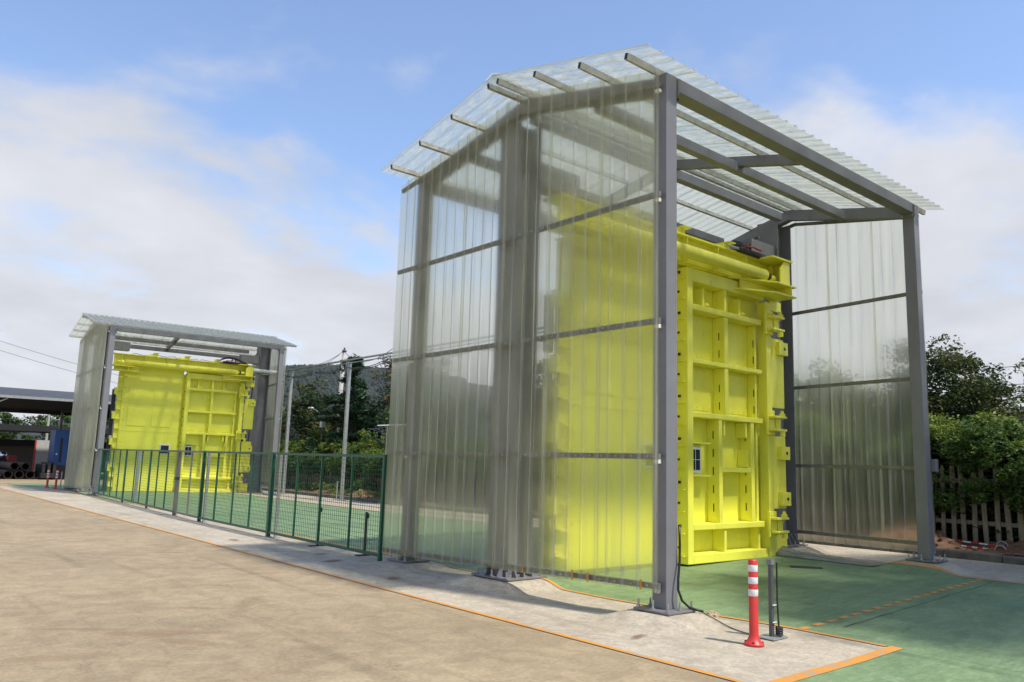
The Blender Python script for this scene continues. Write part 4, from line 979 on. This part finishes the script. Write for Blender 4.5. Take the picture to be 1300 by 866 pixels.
broad_tree('broadleaf_tree', 'bronze tinged tree blurred behind the left wall of the near shelter', (13.8, 17.6, .2), 4.9, 2.0, .8, (LF_OLIVE, LF_RUST, LF_DARK), 26, nclump=120, per=120, leaf=.14, group='trees behind the hedge')
broad_tree('broadleaf_tree', 'bright leafed loose tree beside the near shelter edge', (12.6, 23.0, .2), 5.8, 1.7, 1.2, (LF_MID, LF_LIGHT, LF_OLIVE), 27, nclump=120, per=100, leaf=.12, group='trees behind the hedge')
broad_tree('broadleaf_tree', 'brownish tree between the conifer and the bright loose tree', (15.5, 28.0, .2), 6.4, 2.1, 1.0, (LF_OLIVE, LF_RUST, LF_DARK), 28, nclump=140, per=110, leaf=.13, group='trees behind the hedge')
broad_tree('broadleaf_tree', 'dark rounded tree next to the far shelter', (13.0, 33.5, .2), 5.2, 2.5, .5, (LF_DARK, LF_OLIVE), 29, nclump=170, per=120, leaf=.14, group='trees behind the hedge')
broad_tree('broadleaf_tree', 'green bushy tree low behind the street lamp', (11.4, 29.9, .1), 3.0, 1.3, .4, (LF_MID, LF_LIGHT), 30, nclump=40, per=110, leaf=.11, group='trees behind the hedge')
broad_tree('broadleaf_tree', 'green bushy tree low beside the small white roof', (10.9, 23.9, .1), 2.9, 1.1, .4, (LF_MID, LF_LIGHT), 31, nclump=36, per=110, leaf=.11, group='trees behind the hedge')
conifer('tall dark conifer beside the cable pole', (11.7, 27.9, .1), 6.4, 2.7, 41, leaf=.17)
conifer('shorter dark conifer behind the cable pole', (13.6, 30.6, .1), 5.4, 2.2, 42, leaf=.17)
for k, (x, y, h) in enumerate(((9.4, 26.4, .5), (9.3, 25.2, .4), (9.5, 22.3, .45), (9.2, 20.9, .35), (9.9, 24.0, .5), (9.1, 23.5, .3))):
    npr = np.random.RandomState(60+k); r_ = thing('weed_clump', ('low weeds on the soil next to the far shelter', 'low weeds left of the tall cable pole', 'low weeds right of the tall cable pole', 'low weeds by the small white roof', 'low weeds against the pickets behind the cable pole', 'low weeds at the kerb in front of the conifer')[k], 'weeds', (x, y, soil_z(x, y)), group='weed clumps on the soil strip')
    V, F = leaf_cloud(npr, [(npr.normal()*.25, npr.normal()*.4, h*.4) for _ in range(7)], [(.2, .25, h*.45)]*7, 70, .09); mesh_np('foliage', V, F, LF_LIGHT if k % 2 else LF_MID, r_)

# out of the frame to the right: the tree that shades the green floor
broad_tree('broadleaf_tree', 'large dense tree beyond the right edge shading the green floor', (8.9, -6.6, .0), 11.0, 4.4, 6.2, (LF_DARK, LF_MID), 33, nclump=190, per=105, leaf=.24, cl=.17, off=(-2.2, .1), lean=(-.2, .05))

# ------------------------------------------------------------------ utility pole, street lamp, overhead wires
up_ = thing('utility_pole', 'leaning concrete utility pole with wires above the conifer', 'pole', (14.2, 33.6, 0))
MB().tube([(-.25, 0, -.2), (.0, 0, 7.35)], [.17, .10], 16).build('pole', CONCPOLE, up_, smooth=True)
MB().lathe((0, 0, 7.35), [(.06, 0), (.13, .04), (.13, .10), (.05, .16), (.05, .26)], 12).build('insulator', mat('brown_insulator', (.10, .06, .045), .4), up_)
MB().tube([(-.12+.16*math.cos(a), -.14, 6.55+.20*math.sin(a)) for a in np.linspace(0, 6.28, 24)], .05, 8, cap=False).build('wire_coil', CAB, up_)
for (a, b, sag, n_) in (((14.2, 33.6, 7.45), (8.0, 27.4, 5.5), .35, 'drop_wire'), ((14.2, 33.6, 7.4), (8.0, 18.6, 5.5), .5, 'drop_wire'), ((14.2, 33.6, 7.5), (9.0, 27.0, 5.5), .2, 'drop_wire')):
    a, b = Vector(a)-Vector((14.2, 33.6, 0)), Vector(b)-Vector((14.2, 33.6, 0))
    MB().tube([a+(b-a)*t_-Vector((0, 0, 4*sag*t_*(1-t_))) for t_ in np.linspace(0, 1, 14)], .012, 6).build(n_, CAB, up_)
sl_t = thing('street_lamp', 'slim grey street lamp with angled arm among the dark trees', 'lamp', (11.0, 29.4, .1))
MB().tube([(0, 0, 0), (0, 0, 3.55)], [.035, .028], 12).build('pole', mat('pale_pole', (.40, .41, .43), .5, .2), sl_t, smooth=True)
MB().tube([(0, 0, 3.45), (-.1, .5, 3.72), (-.12, .95, 3.86)], .02, 8).build('arm', GALV, sl_t); MB().box(-.19, .90, 3.83, -.05, 1.25, 3.90).build('lamp_head', WHITE, sl_t, bevel=.02)
MB().box(-.09, -.12, 2.9, .09, .10, 3.2).build('control_box', WHITE, sl_t, bevel=.01)
for k, (za, zb, lb) in enumerate(((9.9, 7.8, 'upper overhead wire crossing the sky at the left edge'), (9.2, 7.2, 'lower overhead wire crossing the sky at the left edge'))):
    o = MB().tube([(-18+34*t_, 60, za+4.6-(za+4.6-zb+2.4)*t_-1.2*4*t_*(1-t_)+.9) for t_ in np.linspace(0, 1, 24)], .015, 6).build('overhead_wire', mat('grey_line', (.10, .10, .11), .6)); tag(o, lb, 'wire', 'overhead wires at the left')
for k, (z, lb) in enumerate(((6.75, 'upper thin overhead wire behind the right hand tree'), (6.0, 'middle thin overhead wire behind the right hand tree'))):
    o = MB().tube([(30, 26-50*t_, z-.5+1.2*t_-.6*4*t_*(1-t_)) for t_ in np.linspace(0, 1, 20)], .013, 5).build('overhead_wire', CAB); tag(o, lb, 'wire', 'overhead wires at the right')
o = MB().tube([(18, 9-24*t_, 3.05-.35*t_) for t_ in np.linspace(0, 1, 12)], .035, 6).build('overhead_wire', CAB); tag(o, 'thick low cable behind the hedge at the right edge', 'wire', 'overhead wires at the right')

# ------------------------------------------------------------------ storage sheds far left
DARKROOF = mat('grey_roof_sheet', (.055, .057, .06), .6, var=.15, vscale=2); INNER = mat('shed_lining', (.018, .018, .018), .9)
cs_ = thing('storage_canopy', 'grey arched storage canopy at the left edge', 'shed')
n = 12; ya, yb = 40.5, 53; za = 4.14
vs, fs = [], []
for x in (-1.6, 16):
    for j in range(n+1):
        t_ = j/n; vs.append((x, ya+(yb-ya)*t_, za+.85*math.sin(math.pi*t_)*.9+(.0)*t_))
for j in range(n): fs.append((j, j+1, n+1+j+1, n+1+j))
MB().add(vs, fs).build('roof', DARKROOF, cs_, smooth=True)
MB().add([(x, y, z-.10) for x, y, z in vs], [f[::-1] for f in fs]).build('ceiling', INNER, cs_)
MB().box(-1.6, ya-.03, za-.10, 16, ya, za+.03).build('fascia', GALV, cs_); MB().box(-1.6, yb, za-.35, 16, yb+.05, za+.02).build('fascia', INNER, cs_)
for x in (-1.5, 4.5, 10, 15.8):
    for y in (ya+.2, yb-.2): MB().box(x-.07, y-.07, 0, x+.07, y+.07, za-.02).build('post', STEEL if y > 45 else GALV, cs_)
    MB().beam((x, ya+.2, za-.15), (x, yb-.2, za-.15), .08, .14).build('truss', INNER, cs_)
MB().beam((-1.45, ya+.15, 3.45), (-.35, ya+.15, za-.12), .06, .06).build('brace', GALV, cs_)
ls = thing('low_shed', 'low dark shed behind the storage canopy', 'shed')
MB().box(-6, 57, 2.75, 22, 63, 3.15).build('roof', INNER, ls); MB().box(-6, 62.7, 0, 22, 62.9, 2.2).build('back_wall', mat('dark_wall', (.05, .045, .042), .9), ls)
for x in (-5.5, 0, 5.5, 11, 16.5, 21.5): MB().box(x-.06, 57.1, 0, x+.06, 57.2, 2.75).build('post', GALV, ls)
MB().box(-6, 60, 0, 22, 60.1, 1.7).build('side_wall', mat('dark_wall', (.05, .045, .042), .9), ls)
wp = thing('white_partition', 'off white panel wall standing left of the blue cabinet', 'panel')
MB().box(3.55, 54.5, 0, 6.6, 54.62, 2.15).build('panel', mat('cream_panel', (.46, .45, .42), .7, var=.1), wp); MB().box(3.48, 54.47, 0, 3.548, 54.65, 2.18).build('edge_strip', RED, wp)
bc_ = thing('blue_cabinet', 'tall blue steel cabinet with louvres under the storage canopy', 'cabinet', (2.35, 42.9, 0))
MB().box(0, 0, .75, 1.0, 1.3, 2.62).build('body', BLUE, bc_, bevel=.02)
MB().box(.28, -.012, .9, .40, -.001, 2.2).build('door_gap', BLACKPAINT, bc_)
for k in range(3): MB().box(.62, -.02, 1.05+k*.42, .86, -.001, 1.33+k*.42).build('louvre', mat('dark_blue', (.006, .03, .12), .5), bc_)
MB().box(.12, -.03, 1.30, .18, -.001, 1.38).build('handle', WHITE, bc_)
MB().box(.03, .03, 0, .97, 1.27, .748).build('stand', DARK, bc_)
MB().box(1.001, .05, .2, 2.4, 1.2, 2.66).build('rear_unit', INNER, bc_)
mc = thing('machine_bench', 'dark machine with red and yellow covers under the canopy', 'machine', (.5, 46.5, 0))
MB().box(-1.6, 0, .1, .3, 1.0, .95).build('base', INNER, mc, bevel=.03); MB().box(.35, -.1, .5, .75, .5, 1.15).build('red_cover', mat('dull_red', (.35, .03, .02), .5), mc, bevel=.02); MB().box(.62, -.15, .5, .78, -.101, .85).build('yellow_cover', mat('dull_yellow', (.5, .3, .03), .5), mc)
MB().lathe((.05, -.1, .95), [(.05, 0), (.2, .1), (.23, .25), (.16, .4), (.05, .45)], 16).build('chrome_dome', mat('chrome', (.7, .7, .72), .15, 1.0), mc, smooth=True)
MB().box(-.75, -1.6, 0, -.69, -1.54, 1.1).build('upright', GALV, mc); MB().box(-1.0, -1.6, .0, -.4, -1.5, .06).build('foot', GALV, mc)
k = 0
for (x, z) in ((.35, .24), (.85, .24), (1.35, .24), (.6, .66), (1.1, .66), (-.15, .24)):
    b_ = MB(); ro, ri, y0, y1 = .21, .185, 42.6, 48.5; m_ = 20; vs = []; fs = []
    for (r0, yy) in ((ro, y0), (ro, y1), (ri, y0), (ri, y1)):
        for j in range(m_): vs.append((x+r0*math.cos(6.2832*j/m_), yy, z+r0*math.sin(6.2832*j/m_)))
    for j in range(m_):
        j2 = (j+1) % m_; fs += [(j, j2, m_+j2, m_+j), (2*m_+j2, 2*m_+j, 3*m_+j, 3*m_+j2), (j2, j, 2*m_+j, 2*m_+j2)]
    lb = ('bottom row rusty pipe second from left', 'bottom row rusty pipe third from left', 'bottom row rusty pipe nearest the blue cabinet', 'top row rusty pipe on the left of the stack', 'top row rusty pipe on the right of the stack', 'bottom row rusty pipe at the left end')[k]; k += 1
    tag(b_.add(vs, fs).build('steel_pipe', RUST), lb, 'pipe', 'steel pipes stacked under the canopy')
sk = thing('equipment_skid', 'dark equipment skid beside the pipe stack under the canopy', 'machine', (1.75, 42.2, 0))
MB().box(0, 0, .1, .75, 2.2, .35).build('base', INNER, sk)
for x in (.05, .3, .55): MB().box(x, .1, .35, x+.15, 1.9, .80+.1*(x > .2)).build('unit', DARK, sk, bevel=.02)
for k, (x, y, h, rx) in enumerate(((4.6, 76, 4.6, 2.3), (8.6, 73, 5.4, 3.0), (13.5, 78, 5.2, 3.0), (.2, 84, 4.8, 1.6))):
    broad_tree('broadleaf_tree', ('round green tree seen under the storage canopy, left of the grey pole', 'wide green tree seen under the storage canopy, right of the grey pole', 'green tree behind the blue cabinet under the storage canopy', 'small tree at the left edge under the storage canopy')[k], (x, y, 0), h, rx, .6, (LF_MID, LF_DARK), 70+k, nclump=60, per=90, leaf=.24, group='trees beyond the storage canopy', cl=.22)
dp = thing('distant_pole', 'thin pale pole between the trees under the storage canopy', 'pole', (6.2, 66, 0)); MB().tube([(0, 0, 0), (0, 0, 6.0)], [.10, .08], 10).build('shaft', CONCPOLE, dp)

# ------------------------------------------------------------------ wooded hill
def hill_h(x, y):
    x = x*.45; y = y*.45
    r_ = 46*np.exp(-((x-205)/95)**2-((y-315)/95)**2)+26*np.exp(-((x-120)/70)**2-((y-330)/80)**2)+30*np.exp(-((x-330)/120)**2-((y-110)/110)**2)+24*np.exp(-((x-300)/90)**2-((y-230)/90)**2)
    return r_*1.55
xs = np.linspace(60, 1150, 110); ys = np.linspace(-130, 1150, 120); X, Y = np.meshgrid(xs, ys); Zh = hill_h(X, Y)*(1+.06*bump_noise(X/30, Y/30, 3))-1.2
nx2 = len(xs); i2 = np.arange(nx2-1)[None, :]+nx2*np.arange(len(ys)-1)[:, None]
me = bpy.data.meshes.new('hill'); me.from_pydata(np.stack([X, Y, Zh], -1).reshape(-1, 3).tolist(), [], np.stack([i2, i2+1, i2+1+nx2, i2+nx2], -1).reshape(-1, 4).tolist())
struct(link('hill', me, mat('hill_scrub', (.018, .026, .016), .9, var=.4, vscale=.08), smooth=True), 'dark wooded hill behind the trees')
npr = np.random.RandomState(5); n = 120000; tx = npr.uniform(90, 900, n); ty = npr.uniform(0, 900, n); az = np.degrees(np.arctan2(tx+7, ty+5.6)); ok = ((az > 18) & (az < 37)) | ((az > 60) & (az < 78)); tx = tx[ok]; ty = ty[ok]; n = len(tx); th = hill_h(tx, ty); keep = th > 5; tx, ty, th = tx[keep], ty[keep], th[keep]; n = len(tx)
hh = npr.uniform(3, 6.5, n); rr = hh*npr.uniform(.28, .5, n); ang = np.linspace(0, 2*np.pi, 7)[:-1]
rings = [(.55, .05), (1.0, .35), (.72, .68)]; V = []
for (rf, zf) in rings:
    a = ang[None, :]+npr.uniform(0, 1, (n, 1)); j = npr.uniform(.75, 1.2, (n, 6))
    V.append(np.stack([tx[:, None]+rr[:, None]*rf*np.cos(a)*j, ty[:, None]+rr[:, None]*rf*np.sin(a)*j, (th-1.2)[:, None]+hh[:, None]*zf*npr.uniform(.85, 1.1, (n, 6))], -1))
top = np.stack([tx+rr*.1*npr.normal(size=n), ty, th-1.2+hh], -1)[:, None, :]
V = np.concatenate(V+[top], 1)
F = []
for r0 in (0, 6):
    for k in range(6): F += [(r0+k, r0+(k+1) % 6, r0+6+(k+1) % 6), (r0+k, r0+6+(k+1) % 6, r0+6+k)]
for k in range(6): F.append((12+k, 12+(k+1) % 6, 18))
F = np.array(F)[None, :, :]+19*np.arange(n)[:, None, None]
o = mesh_np('hillside_forest', V.reshape(-1, 3), F.reshape(-1, 3), mat('forest_canopy', (.017, .026, .019), .9, island=.4)); o['kind'] = 'stuff'; o['label'] = 'dark forest covering the distant hill'; o['category'] = 'forest'

# ------------------------------------------------------------------ air
HAZE = bpy.data.materials.new('haze_air'); HAZE.use_nodes = True; ht = HAZE.node_tree; ht.nodes.clear()
ho = ht.nodes.new('ShaderNodeOutputMaterial'); hv = ht.nodes.new('ShaderNodeVolumePrincipled')
hv.inputs['Color'].default_value = (.80, .87, 1, 1); hv.inputs['Density'].default_value = .00005; hv.inputs['Anisotropy'].default_value = .0
ht.links.new(hv.outputs[0], ho.inputs['Volume'])
o = MB().box(-100, -140, -2.5, 1160, 1160, 150).build('haze', HAZE); o['kind'] = 'stuff'; o['label'] = 'thin pale haze over the yard and hill'; o['category'] = 'haze'
